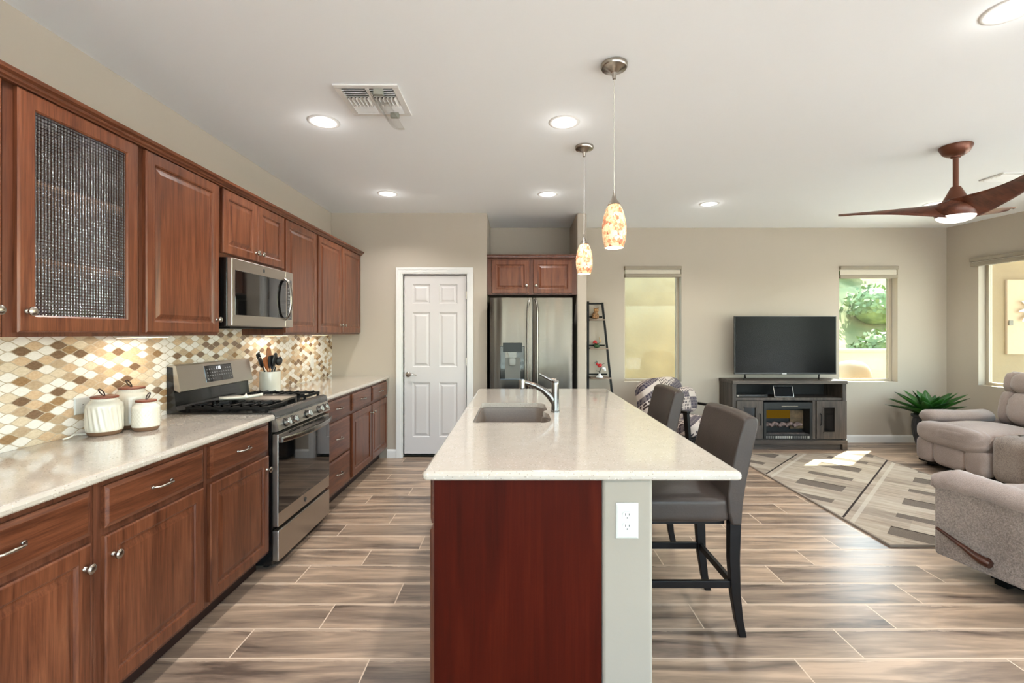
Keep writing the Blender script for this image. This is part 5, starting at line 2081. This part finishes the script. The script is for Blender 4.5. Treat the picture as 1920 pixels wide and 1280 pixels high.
# ---- television
TY = 5.77
tx = lambda px: (px - 968) * TY / F
tz = lambda py: 1.40 - (py - 624) * TY / F
t = thing('television', 'flat black television on the grey wooden stand', 'television', (tx(1472), TY, 0.83))
mb = MB(); mb.box(tx(1377.2), tx(1568.2), TY, TY + 0.028, tz(701.6), tz(592.6))
obj('cabinet', mb, m_tvbez, t, bevel=0.003)
mb = MB(); mb.box(tx(1377.2) + 0.15, tx(1568.2) - 0.15, TY + 0.028, TY + 0.065, tz(690), tz(640))
obj('rear_housing', mb, m_black, t, bevel=0.01)
mb = MB(); mb.box(tx(1377.2) + 0.010, tx(1568.2) - 0.010, TY - 0.0015, TY, tz(701.6) + 0.020, tz(592.6) - 0.008)
obj('screen', mb, m_screen, t)
mb = MB(); mb.box(tx(1466.5), tx(1474.5), TY - 0.003, TY - 0.0002, tz(701.6) + 0.001, tz(701.6) + 0.017)
for k in range(3):
    pass
obj('logo_plate', mb, plain('logo_silver', (176, 176, 176), 0.4), t)
for fx_c in (tx(1398), tx(1537)):
    mb = MB()
    top = Vector((fx_c, TY + 0.014, tz(701.6) + 0.004))
    for dx, dy in ((-0.055, -0.085), (0.055, 0.10)):
        ft = Vector((fx_c + dx, TY + 0.014 + dy, 0.8365))
        mb.tube([top, (top + ft) / 2 + Vector((0, 0, -0.002)), ft], [0.008, 0.007, 0.006], 10)
    obj('foot', mb, m_black, t, smooth='auto')

# ---- ladder shelf in the corner beside the pier
lx0, lx1 = 0.895, 1.075
t = thing('ladder_shelf', 'narrow black ladder shelf with wooden tiers in the corner by the refrigerator wall', 'ladder shelf', (1.0, 5.85, 0))


def postx(z):
    return 1.090 + (1.79 - z) * 0.085


def posty(z):
    return 5.955 - (1.79 - z) * 0.12


for s in (0, 1):
    mb = MB()
    rr = []
    for z in (1.80 if s == 0 else 1.785, 0.0):
        x = 0.912 if s == 0 else postx(z)
        y = 5.965 if s == 0 else posty(z)
        rr.append([mb.bm.verts.new((x + a_ * 0.013, y + b_ * 0.010, z)) for a_, b_ in ((-1, -1), (1, -1), (1, 1), (-1, 1))])
    mb.loopbridge(rr[0], rr[1]); mb.face(rr[0]); mb.face(rr[1][::-1])
    obj('post', mb, m_blackm, t)
SHZ = [1.574, 1.212, 0.846, 0.48, 0.12]
m_shelfw = wood('grey_oak_shelf', (96, 78, 66), (128, 108, 94), (160, 140, 122), axis='X', rough=0.5, coat=0)
for z in SHZ:
    mb = MB()
    xl, xr = 0.927, postx(z) + 0.012
    yf = posty(z) - 0.02
    pts = [(xl, 5.975), (xr, 5.975)]
    for k in range(9):
        u = k / 8
        pts.append((xr + (xl - xr) * u, yf - 0.05 * math.sin(PI * u) * (1 if z < 1 else 0.4)))
    mb.prism(pts, z - 0.016, z)
    obj('shelf', mb, m_shelfw, t)
for z in (1.775, SHZ[0] + 0.03, SHZ[1] + 0.03, SHZ[2] + 0.03):
    mb = MB(); mb.box(0.925, postx(z) - 0.010, 5.972, 5.984, z - 0.012, z + 0.008)
    obj('crossbar', mb, m_blackm, t)

# owl
sx, sy, sz = 1.003, 5.93, SHZ[0] + 0.0005
m_owl = plain('speckled_brown_owl', (126, 92, 60), 0.7, noise_amt=0.45, nscale=60)
t = thing('owl_figurine', 'speckled brown owl figurine on the top tier of the ladder shelf', 'figurine', (sx, sy, sz))
mb = MB()
mb.superbox((sx - 0.004, sy, sz + 0.048), (0.088, 0.070, 0.096), 2.3, 10, None, lambda v, q: Vector((v.x * (1 - 0.25 * q.z), v.y, v.z)))
mb.superbox((sx + 0.006, sy - 0.004, sz + 0.112), (0.066, 0.055, 0.052), 2.3, 10)
for s in (-1, 1):
    mb.tube([(sx + 0.006 + s * 0.020, sy, sz + 0.125), (sx + 0.006 + s * 0.030, sy, sz + 0.150)], [0.011, 0.002], 8)
obj('body', mb, m_owl, t, smooth=True)
for s in (-1, 1):
    mb = MB(); mb.superbox((sx + 0.006 + s * 0.014, sy - 0.031, sz + 0.114), (0.015, 0.006, 0.015), 2, 6)
    obj('eye', mb, plain('owl_eye', (214, 178, 110), 0.3) if 'owl_eye' not in bpy.data.materials else bpy.data.materials['owl_eye'], t, smooth=True)
# bird among leaves and flower
m_red = plain('glossy_red', (178, 26, 30), 0.3)
m_leafd = plain('figurine_leaf_green', (44, 78, 40), 0.5)


def leaf(mbx, p, d, L, w, bend=0.2, up=Vector((0, 0, 1))):
    d = Vector(d).normalized()
    s_ = d.cross(up)
    s_.normalize()
    n = 6
    rows = []
    for i in range(n + 1):
        u = i / n
        c = Vector(p) + d * L * u + up * (-bend * L * u * u)
        ww = w * math.sin(PI * (0.08 + 0.92 * u)) ** 0.8 if u < 1 else 0.001
        rows.append([mbx.bm.verts.new(c - s_ * ww), mbx.bm.verts.new(c - up * ww * 0.25), mbx.bm.verts.new(c + s_ * ww)])
    for a_, b_ in zip(rows, rows[1:]):
        mbx.loopbridge(a_, b_, False)


px_, py_, pz_ = 1.01, 5.925, SHZ[1] + 0.0005
t = thing('flower_figurine', 'red rose and bird figurine among green leaves on the middle tier', 'figurine', (px_, py_, pz_))
mb = MB(); mb.superbox((px_ + 0.005, py_, pz_ + 0.020), (0.075, 0.05, 0.040), 2.4, 8)
obj('base', mb, m_leafd, t, smooth=True)
mb = MB()
for k in range(9):
    a_ = k * 0.75
    leaf(mb, (px_, py_, pz_ + 0.03), (math.cos(a_), 0.3 * math.sin(a_), 0.35 + 0.3 * (k % 3)), 0.075, 0.013, 0.2)
obj('leaves', mb, m_leafd, t)
mb = MB()
for k in range(3):
    mb.superbox((px_ - 0.018, py_ - 0.01, pz_ + 0.068 + k * 0.005), (0.056 - k * 0.014, 0.050 - k * 0.012, 0.034), 2.6, 8)
obj('rose', mb, m_red, t, smooth=True)
mb = MB(); mb.superbox((px_ + 0.050, py_, pz_ + 0.085), (0.024, 0.022, 0.044), 2.2, 8)
mb.tube([(px_ + 0.047, py_, pz_ + 0.10), (px_ + 0.036, py_, pz_ + 0.135)], [0.008, 0.002], 8)
obj('bird', mb, plain('buff_bird', (188, 158, 118), 0.6), t, smooth=True)
# cardinal on branch
qx, qy, qz = 1.045, 5.85, SHZ[2] + 0.0005
t = thing('cardinal_figurine', 'red cardinal figurine perched on a snowy white branch, on the lower tier', 'figurine', (qx, qy, qz))
m_snow = plain('snow_white_glaze', (232, 234, 236), 0.4)
mb = MB(); mb.lathe([(0, 0), (0.042, 0), (0.044, 0.008), (0.030, 0.020), (0.016, 0.034), (0.010, 0.05), (0, 0.05)], Matrix.Translation((qx - 0.006, qy, qz)), 20, lambda a, z: 1 + 0.1 * math.sin(3 * a))
obj('base', mb, m_snow, t, smooth=True)
mb = MB()
mb.tube([(qx - 0.008, qy, qz + 0.04), (qx - 0.004, qy, qz + 0.08), (qx + 0.010, qy, qz + 0.115), (qx + 0.035, qy, qz + 0.120)], [0.009, 0.008, 0.006, 0.004], 8)
mb.tube([(qx - 0.006, qy, qz + 0.07), (qx - 0.05, qy, qz + 0.085)], [0.004, 0.002], 8)
obj('branch', mb, plain('dark_branch', (70, 66, 60), 0.7), t, smooth=True)
mb = MB()
mb.superbox((qx + 0.045, qy, qz + 0.112), (0.052, 0.030, 0.030), 2.2, 8)
mb.superbox((qx + 0.060, qy, qz + 0.090), (0.028, 0.022, 0.030), 2.2, 8)
obj('snow', mb, m_snow, t, smooth=True)
mb = MB()
B = Matrix.Translation((qx - 0.004, qy, qz + 0.148)) @ Matrix.Rotation(math.radians(-25), 4, 'Y')
mb.superbox((0, 0, 0), (0.058, 0.036, 0.046), 2.2, 10, B)
mb.superbox((-0.022, 0, 0.026), (0.030, 0.028, 0.030), 2.1, 8, B)
mb.tube([B @ Vector((-0.024, 0, 0.036)), B @ Vector((-0.014, 0, 0.056))], [0.008, 0.001], 8)
obj('bird', mb, m_red, t, smooth=True)
mb = MB()
mb.tube([B @ Vector((0.02, 0, 0.0)), B @ Vector((0.075, 0, 0.0))], [0.008, 0.005], 8, flat=0.4)
mb.tube([B @ Vector((-0.034, 0, 0.026)), B @ Vector((-0.046, 0, 0.022))], [0.005, 0.001], 8)
obj('tail_and_beak', mb, plain('dark_feather', (40, 34, 36), 0.6), t, smooth=True)
mb = MB()
for k in range(3):
    leaf(mb, (qx - 0.030, qy, qz + 0.170), (-0.4 - 0.2 * k, 0.1, 1 - 0.3 * k), 0.045, 0.008, 0.1, Vector((0, 1, 0)))
obj('holly_leaves', mb, plain('frosted_leaf', (70, 92, 86), 0.6), t)

# ---- patterned armchair
ang = math.atan2(-0.85, 0.53) + PI / 2        # local -y faces the front
A0 = Vector((1.890, 5.325, 0))
t = thing('armchair', 'armchair in a plum and cream woven pattern with dark wooden arms', 'armchair', tuple(A0), ang)
Ma = WORLD_OF[t.name]
# local frame: x across (0.66 wide), y back positive
mb = MB()


def fcrown(v, q):
    if v.z > 0:
        v.z += 0.03 * (1 - q.x * q.x) * (1 - q.y * q.y)
    return v


mb.superbox((0, -0.04, 0.365), (0.56, 0.60, 0.17), 5, 10, Ma, fcrown)
obj('seat_cushion', mb, m_chair, t, smooth=True)
mb = MB()
Mbk = Ma @ Matrix.Translation((0, 0.285, 0.60)) @ Matrix.Rotation(math.radians(-14), 4, 'X')
mb.superbox((-0.03, 0, -0.03), (0.70, 0.19, 0.56), 5, 14, Mbk, lambda v, q: Vector((v.x, v.y - 0.035 * (1 - q.x * q.x), v.z + 0.02 * (1 - q.x * q.x) * (q.z > 0))))
obj('backrest', mb, m_chair, t, smooth=True)
mb = MB(); mb.box(-0.29, 0.29, -0.32, 0.30, 0.235, 0.29, Ma)
obj('seat_frame', mb, m_esp, t, bevel=0.004)
for s in (-1, 1):
    mb = MB()
    x0, x1 = (s * 0.325 - 0.028, s * 0.325 + 0.028)
    mb.box(x0, x1, -0.335, 0.36, 0.560, 0.585, Ma)
    obj('armrest', mb, m_esp, t, bevel=0.006)
    for yl, yt in ((-0.36, -0.30), (0.42, 0.33)):
        mb = MB()
        rr = []
        for z, yy, h in ((0.562, yt, 0.026), (0.28, (yl + yt) / 2, 0.024), (0.0, yl, 0.017)):
            rr.append([mb.bm.verts.new(Ma @ Vector((s * 0.325 + a_ * h * 0.8, yy + b_ * h, z))) for a_, b_ in ((-1, -1), (1, -1), (1, 1), (-1, 1))])
        for a_, b_ in zip(rr, rr[1:]):
            mb.loopbridge(a_, b_)
        mb.face(rr[0]); mb.face(rr[-1][::-1])
        obj('leg', mb, m_esp, t, bevel=0.003)
tp = tag(obj('throw_pillow', MB().superbox((0.13, -0.075, 0.625), (0.34, 0.10, 0.30), 2.8, 10, Ma @ Matrix.Rotation(math.radians(-12), 4, 'X')), m_chair, smooth=True),
         'small patterned pillow resting against the back of the patterned armchair', 'pillow')

# ---- plant
plx, ply = 4.90, 5.57
t = thing('potted_agave', 'green agave plant in a tall dark ribbed pot in the corner', 'potted plant', (plx, ply, 0))
mb = MB()
mb.lathe([(0, 0), (0.105, 0), (0.110, 0.008), (0.105, 0.02), (0.125, 0.08), (0.148, 0.17), (0.160, 0.26), (0.158, 0.33), (0.148, 0.385), (0.150, 0.395), (0.165, 0.400), (0.170, 0.412), (0.168, 0.428), (0.150, 0.430), (0.140, 0.41), (0.135, 0.36), (0, 0.36)],
         Matrix.Translation((plx, ply, 0.0)), 96, lambda a, z: 1 + (0.018 * math.cos(24 * a) if 0.03 < z < 0.375 else 0))
obj('pot', mb, m_pot, t, smooth='auto')
mb = MB(); mb.lathe([(0, 0.375), (0.134, 0.372)], Matrix.Translation((plx, ply, 0)), 30)
obj('soil', mb, plain('potting_soil', (52, 40, 30), 0.95), t)
rnd = random.Random(3)
specs = []
for ring, (n, el, L) in enumerate(((9, 18, 0.46), (9, 34, 0.45), (7, 50, 0.40), (6, 66, 0.34), (4, 80, 0.26))):
    for k in range(n):
        specs.append((2 * PI * (k + 0.5 * (ring % 2)) / n + rnd.uniform(-0.12, 0.12), math.radians(el + rnd.uniform(-5, 5)), L * rnd.uniform(0.9, 1.08)))
for a_, el, L in specs:
    mb = MB()
    n = 10
    h = Vector((math.cos(a_), math.sin(a_), 0))
    s_ = Vector((-math.sin(a_), math.cos(a_), 0))
    rows = []
    base = Vector((plx, ply, 0.375)) + h * 0.018
    e0 = min(el + 0.45, 1.5)
    p = base.copy()
    for i in range(n + 1):
        u = i / n
        e = e0 + (el - 0.10 - e0) * min(1.0, u * 1.6)
        d = h * math.cos(e) + Vector((0, 0, 1)) * math.sin(e)
        if i:
            p = p + d * (L / n)
        nn = d.cross(s_)
        if nn.z < 0:
            nn = -nn
        w = 0.040 * (0.55 + 1.3 * u) * (1 - u) ** 0.75 * (1.15 if u < 0.95 else 1) + (0.0006 if i == n else 0.001)
        w = 0.056 * (math.sin(PI * min(1, (0.22 + 0.62 * u + 0.16 * u * u))) ** 0.9) + 0.0008
        rows.append([mb.bm.verts.new(p + s_ * (c * w) + nn * (abs(c) ** 1.5 * w * 0.45 - w * 0.1)) for c in (-1, -0.5, 0, 0.5, 1)] +
                    [mb.bm.verts.new(p + s_ * (c * w) + nn * (abs(c) ** 1.5 * w * 0.45 - w * 0.1 - 0.005 * (1 - abs(c)) * (1 - u) - 0.0012)) for c in (1, 0.5, 0, -0.5, -1)])
    for r0, r1 in zip(rows, rows[1:]):
        mb.loopbridge(r0, r1)
    mb.face(rows[0]); mb.face(rows[-1][::-1])
    obj('leaf', mb, m_agave, t, smooth=True)


# ================================================================ upholstered recliners
def wrinkle(amp, fx_=9.0, seed=0.0):
    def g(p):
        return amp * (noise.noise(Vector((p.x * fx_ + seed, p.y * fx_, p.z * fx_ * 0.6))))
    return g


def puff(mbx, c, size, p, M, n=14, amp=0.006, gather=None, crown=0.0, axis=2):
    """inflated cushion; gather pinches the edges given by gather=(axis, sign)"""
    wr = wrinkle(amp, 7.0, c[0] * 3 + c[2] * 5)

    def fn(v, q):
        v = v.copy()
        if crown:
            o1, o2 = [k for k in range(3) if k != axis]
            if v[axis] > 0:
                v[axis] += crown * (1 - q[o1] ** 2) * (1 - q[o2] ** 2)
        if gather:
            ax, sg = gather
            e = max(0.0, (q[ax] * sg - 0.55) / 0.45)
            o1, o2 = [k for k in range(3) if k != ax]
            rip = 0.010 * e * math.sin((v[o1] + v[o2]) * 95)
            v[o1] *= 1 - 0.05 * e
            v[o2] += rip
            v[o1] += rip * 0.5
        nrm = q.normalized()
        return v + nrm * wr(v + Vector(c))
    mbx.superbox(c, size, p, n, M, fn)


# ---- far loveseat: local x -> world +y, local y (front) -> world -x
LM_ang = PI / 2
LS = Vector((4.76, 4.085, 0))
t = thing('reclining_loveseat', 'taupe reclining loveseat with a cup-holder console, along the right wall', 'loveseat', tuple(LS), LM_ang)
Lm = WORLD_OF[t.name]
# local front edge y=+0.51 (world x 4.25); far end local x=+1.03
hw = 0.165
for i, (xa, xb) in enumerate(((hw, 0.795), (-0.795, -hw))):
    xm, w = (xa + xb) / 2, xb - xa
    mb = MB(); puff(mb, (xm, 0.19, 0.40), (w + 0.01, 0.74, 0.19), 3.6, Lm, 16, 0.004, (0, 1 if i else -1), 0.03)
    fa, fb = (xa, 0.91) if i == 0 else (-0.91, xb)
    puff(mb, ((fa + fb) / 2, 0.455, 0.385), (fb - fa, 0.20, 0.225), 3.4, Lm, 16, 0.004, (0, -1 if i == 0 else 1))
    obj('seat_cushion', mb, m_sofa, t, smooth=True)
    mb = MB()
    for k, (u0, u1) in enumerate(((0.0, 0.28), (0.28, 0.74), (0.74, 1.0))):
        a0, a1 = fa + (fb - fa) * u0 + 0.01, fa + (fb - fa) * u1 - 0.01
        puff(mb, ((a0 + a1) / 2, 0.455, 0.195), (a1 - a0 + 0.03, 0.13, 0.25), 4.2, Lm, 10, 0.003)
    obj('footrest', mb, m_sofa, t, smooth=True)
    # back: lower lobe, side bolsters and headrest
    mb = MB()
    Bk = Lm @ Matrix.Translation((xm, -0.24, 0.0)) @ Matrix.Rotation(math.radians(10), 4, 'X')
    puff(mb, (0.0, 0.03, 0.645), (w * 0.80, 0.26, 0.36), 2.8, Bk, 14, 0.004, (0, 1))
    obj('lumbar_cushion', mb, m_sofa, t, smooth=True)
    mb = MB()
    puff(mb, (0.0, 0.03, 0.895), (w * 0.80, 0.27, 0.24), 2.8, Bk, 14, 0.004)
    obj('headrest', mb, m_sofa, t, smooth=True)
    for s in (-1, 1):
        mb = MB()
        puff(mb, (s * w * 0.41, -0.01, 0.645), (w * 0.24, 0.26, 0.36), 3.2, Bk, 12, 0.003, (2, 1))
        puff(mb, (s * w * 0.39, -0.01, 0.895), (w * 0.26, 0.26, 0.235), 3.0, Bk, 12, 0.003, (2, 1))
        obj('bolster', mb, m_sofa, t, smooth=True)
for s in (1, -1):
    xm = s * 0.905
    mb = MB()
    puff(mb, (xm, -0.01, 0.28), (0.215, 0.82, 0.44), 8, Lm, 10, 0.002)
    obj('arm_panel', mb, m_sofa2, t, smooth=True)
    mb = MB()
    pts = [Lm @ Vector((xm, yy, zz)) for yy, zz in ((0.405, 0.50), (0.37, 0.515), (0.2, 0.515), (0.0, 0.51), (-0.22, 0.52))]
    mb.tube(pts, [0.085, 0.115, 0.115, 0.112, 0.115], 22, flat=0.62, up=(0, 0, 1))
    obj('arm_pad', mb, m_sofa, t, smooth=True)
mb = MB()
puff(mb, (0, 0.075, 0.275), (2 * hw - 0.01, 0.83, 0.42), 9, Lm, 10, 0.0015)
cs = obj('console', mb, m_sofa2, t, smooth=True)
mb = MB()
puff(mb, (0, -0.12, 0.53), (2 * hw - 0.03, 0.36, 0.09), 4, Lm, 10, 0.003)
obj('console_lid', mb, m_sofa, t, smooth=True)
for s in (-1, 1):
    mb = MB(); mb.lathe([(0.030, 0.480), (0.034, 0.486), (0.043, 0.490), (0.047, 0.488), (0.047, 0.484), (0.037, 0.482), (0.034, 0.44), (0, 0.44)], Lm @ Matrix.Translation((s * 0.062, 0.26, 0.0)), 32)
    obj('cup_holder', mb, m_chrome, cs, smooth='auto')
mb = MB(); mb.box(-1.0, 1.0, -0.44, 0.40, 0.03, 0.09, Lm)
for a_ in (-0.9, 0.9):
    for b_ in (-0.4, 0.34):
        mb.box(a_ - 0.03, a_ + 0.03, b_ - 0.03, b_ + 0.03, 0, 0.03, Lm)
obj('base_frame', mb, m_blackm, t)
mb = MB(); puff(mb, (0, -0.40, 0.46), (1.78, 0.14, 0.78), 7, Lm, 10, 0.002)
obj('back_shell', mb, m_sofa2, t, smooth=True)

# ---- near recliner
RC = Vector((3.003, 2.457, 0))
th_ = math.radians(11.7)
t = thing('recliner', 'taupe fabric recliner with a wooden side lever, at the right edge of the photo', 'recliner', tuple(RC), th_)
Rm = WORLD_OF[t.name]
for s in (-1, 1):
    mb = MB()
    # side panel outline in local y,z
    P = [(0.42, 0.10), (0.425, 0.13), (0.425, 0.50), (0.40, 0.525), (-0.40, 0.525), (-0.43, 0.50), (-0.43, 0.10)]
    Mx = Rm @ Matrix.Translation((s * 0.39, 0, 0)) @ Matrix(((0, 0, 1, 0), (1, 0, 0, 0), (0, 1, 0, 0), (0, 0, 0, 1)))
    mb.prism(P, -0.060, 0.060, Mx)
    sp_ = obj('side_panel', mb, m_sofa2, t, smooth=True, bevel=0.012, seg=3)
    mb = MB()
    path = [(0.415, 0.485, 0.050), (0.425, 0.510, 0.074), (0.34, 0.540, 0.086), (0.20, 0.535, 0.080), (0.05, 0.525, 0.078), (-0.12, 0.530, 0.082), (-0.34, 0.545, 0.088)]
    dense = []
    rad = []
    for i in range(len(path) - 1):
        for k in range(6):
            u = k / 6
            dense.append(tuple(path[i][j] * (1 - u) + path[i + 1][j] * u for j in range(3)))
    dense.append(path[-1])
    pts = [Rm @ Vector((s * 0.385, q[0], q[1])) for q in dense]
    rad = [q[2] + 0.002 * math.sin(i * 2.1) for i, q in enumerate(dense)]
    mb.tube(pts, rad, 28, flat=0.80, up=(0, 0, 1))
    obj('arm_pad', mb, m_sofa, t, smooth=True)
mb = MB(); puff(mb, (0, 0.06, 0.40), (0.66, 0.70, 0.20), 3.6, Rm, 14, 0.004, None, 0.04)
obj('seat_cushion', mb, m_sofa, t, smooth=True)
mb = MB()
puff(mb, (0, 0.445, 0.375), (0.74, 0.13, 0.16), 3.2, Rm, 12, 0.005)
puff(mb, (0, 0.425, 0.21), (0.74, 0.10, 0.17), 3.6, Rm, 12, 0.004)
obj('footrest', mb, m_sofa, t, smooth=True)
Bk = Rm @ Matrix.Translation((0, -0.34, 0.0)) @ Matrix.Rotation(math.radians(12), 4, 'X')
mb = MB(); puff(mb, (0, 0.04, 0.64), (0.62, 0.24, 0.36), 2.8, Bk, 14, 0.004)
obj('lumbar_cushion', mb, m_sofa, t, smooth=True)
mb = MB(); puff(mb, (0, 0.04, 0.90), (0.62, 0.25, 0.24), 2.8, Bk, 14, 0.004)
obj('headrest', mb, m_sofa, t, smooth=True)
mb = MB(); puff(mb, (0, -0.42, 0.50), (0.74, 0.14, 0.84), 6, Rm, 12, 0.002)
obj('back_shell', mb, m_sofa2, t, smooth=True)
mb = MB(); mb.box(-0.30, 0.30, -0.34, 0.24, 0.03, 0.12, Rm)
for a_ in (-0.26, 0.26):
    for b_ in (-0.30, 0.20):
        mb.box(a_ - 0.03, a_ + 0.03, b_ - 0.03, b_ + 0.03, 0, 0.03, Rm)
obj('base_frame', mb, m_blackm, t)
mb = MB()
lx = -0.39 - 0.060
a_ = Rm @ Vector((lx - 0.030, 0.385, 0.262))
path = [Vector((lx - 0.028, 0.390, 0.262)), Vector((lx - 0.030, 0.33, 0.242)), Vector((lx - 0.030, 0.26, 0.216)), Vector((lx - 0.028, 0.205, 0.192)), Vector((lx - 0.022, 0.165, 0.176)), Vector((lx - 0.020, 0.130, 0.168))]
mb.tube([Rm @ q for q in path], [0.010, 0.012, 0.015, 0.022, 0.030, 0.024], 18, up=(0, 0, 1), flat=0.8)
mb.cyl(Rm @ Vector((lx - 0.03, 0.155, 0.174)), Rm @ Vector((lx + 0.002, 0.155, 0.174)), 0.022, n=20)
obj('release_lever', mb, wood('walnut_lever', (36, 15, 7), (54, 24, 12), (72, 34, 18), axis='Y'), t, smooth='auto')

# ================================================================ outside the windows
mb = MB(); mb.box(-6, 26, 6.3, 30, -0.25, -0.10); mb.box(7.2, 26, -16, 6.3, -0.25, -0.10); mb.box(-14, 7.2, -16, -3.4, -0.25, -0.10)
struct('ground', mb, m_dirt)  # rear stretch added to bounce sunlight up to the ceiling
mb = MB(); mb.box(-1.5, 4.5, 7.9, 8.2, -0.1, 5.6)
struct('wall_neighbour', mb, m_stucco)  # raised and lengthened out of view to shut out the sun
mb = MB(); mb.box(6.15, 10.6, 6.9, 7.2, -0.1, 3.1)
struct('wall_patio', mb, m_stucco2)
mb = MB(); mb.box(5.75, 10.6, -3.4, 7.2, 2.95, 3.15)
bm_m = RWM
mb = MB()
v = [(5.70, 6.18), (9.4, 6.18 + 0.75), (9.4, 1.2), (6.36, 1.2)]
mb.prism(v, 2.95, 3.15)
struct('ceiling_sun_block', mb, m_stucco2)  # unseen slab added to keep direct sun off the right windows
mb = MB(); mb.box(7.19, 8.35, 6.87, 6.90, 1.09, 2.18)
struct('pale_rectangle', mb, m_stucco3)  # thin paler rectangle on the patio wall
t = thing('sun_wall_ornament', 'white metal sun-ray ornament on the patio wall, cut off by the right edge', 'wall ornament', (7.56, 6.84, 1.70))
mb = MB()
Ms = fr((7.56, 6.83, 1.72), (1, 0, 0), (0, -1, 0))
mb.lathe([(0, 0.02), (0.09, 0.015), (0.10, 0)], Ms, 24)
obj('face', mb, m_white, t)
for k in range(10):
    mb = MB()
    a_ = 2 * PI * k / 10
    c_, s_ = math.cos(a_), math.sin(a_)
    P = [(0.10, -0.022), (0.17, -0.03), (0.24, -0.004), (0.25, 0.012), (0.17, 0.02), (0.10, 0.022)]
    mb.prism([(x * c_ - y * s_, x * s_ + y * c_) for x, y in P], 0.0, 0.010, Ms)
    obj('ray', mb, m_white, t)
t = thing('outdoor_outlet', 'small grey weatherproof outlet cover on the patio wall beyond the right window', 'outlet', (7.22, 6.87, 1.55))
mb = MB(); mb.box(7.20, 7.26, 6.852, 6.869, 1.51, 1.585)
obj('cover', mb, plain('weathered_grey', (120, 112, 96), 0.6), t, bevel=0.004)

mb = MB(); mb.box(5.2, 12.5, 9.6, 9.8, -0.1, 1.02)
mb.box(5.18, 12.5, 9.58, 9.82, 1.02, 1.07)
tag(obj('garden_wall', mb, m_stucco3), 'low pale garden wall outside the window beside the television', 'wall')
mb = MB()
mb.superbox((6.15, 8.6, 0.42), (0.55, 0.55, 0.95), 3, 10)
tag(obj('garden_urn', mb, m_stucco2, smooth=True), 'rounded tan garden urn standing before the low wall outside the window', 'urn')


def hill(u, v):
    x = 3.5 + 16 * u
    y = 10.4 + 12 * v
    z = 0.2 + 7.5 * v ** 0.9 + 0.5 * noise.noise(Vector((x * 0.5, y * 0.5, 0)))
    return Vector((x, y, z))


mb = MB(); mb.grid(hill, 40, 40)
struct('ground_hillside', mb, m_hill, smooth=True)
rnd = random.Random(11)


def bush(x, y, z, r, m_, label, nl=500):
    mbx = MB()
    for k in range(nl):
        d = Vector((rnd.gauss(0, 1), rnd.gauss(0, 1), abs(rnd.gauss(0, 1)) * 0.9)).normalized()
        q = Vector((x, y, z)) + d * r * rnd.uniform(0.55, 1.0)
        s1 = Vector((rnd.uniform(-1, 1), rnd.uniform(-1, 1), rnd.uniform(-1, 1))).normalized() * r * 0.11
        s2 = s1.cross(d).normalized() * r * 0.06
        mbx.face([mbx.bm.verts.new(q + a_) for a_ in (-s1, s2, s1, -s2)])
    mbx.superbox((x, y, z + r * 0.25), (r * 1.3, r * 1.3, r * 1.2), 2, 6)
    tag(obj('desert_shrub', mbx, m_), label, 'shrub', 'shrubs on the hillside outside the window')


SPOTS = [(7.6, 10.5, 0.6, 'leafy green shrub just behind the low garden wall outside'), (8.5, 10.9, 0.7, 'green shrub right of centre behind the garden wall outside'),
         (7.4, 12.6, 0.8, 'pale shrub partway up the hillside outside'), (9.5, 12.4, 0.8, 'darker shrub on the right of the hillside outside'),
         (8.6, 14.4, 1.1, 'wide shrub in the upper middle of the hillside outside'), (10.6, 14.9, 1.0, 'shrub at the upper right of the hillside outside'),
         (9.4, 17.4, 1.1, 'shrub near the top of the hillside under the blind outside'), (12.3, 17.8, 1.1, 'shrub at the top right of the hillside outside')]
for i, (x, y, r, lab) in enumerate(SPOTS):
    v = (y - 10.4) / 12
    bush(x, y, (0.2 + 7.5 * max(v, 0) ** 0.9) + r * 0.25, r, m_bush if i % 2 == 0 else m_bush2, lab)
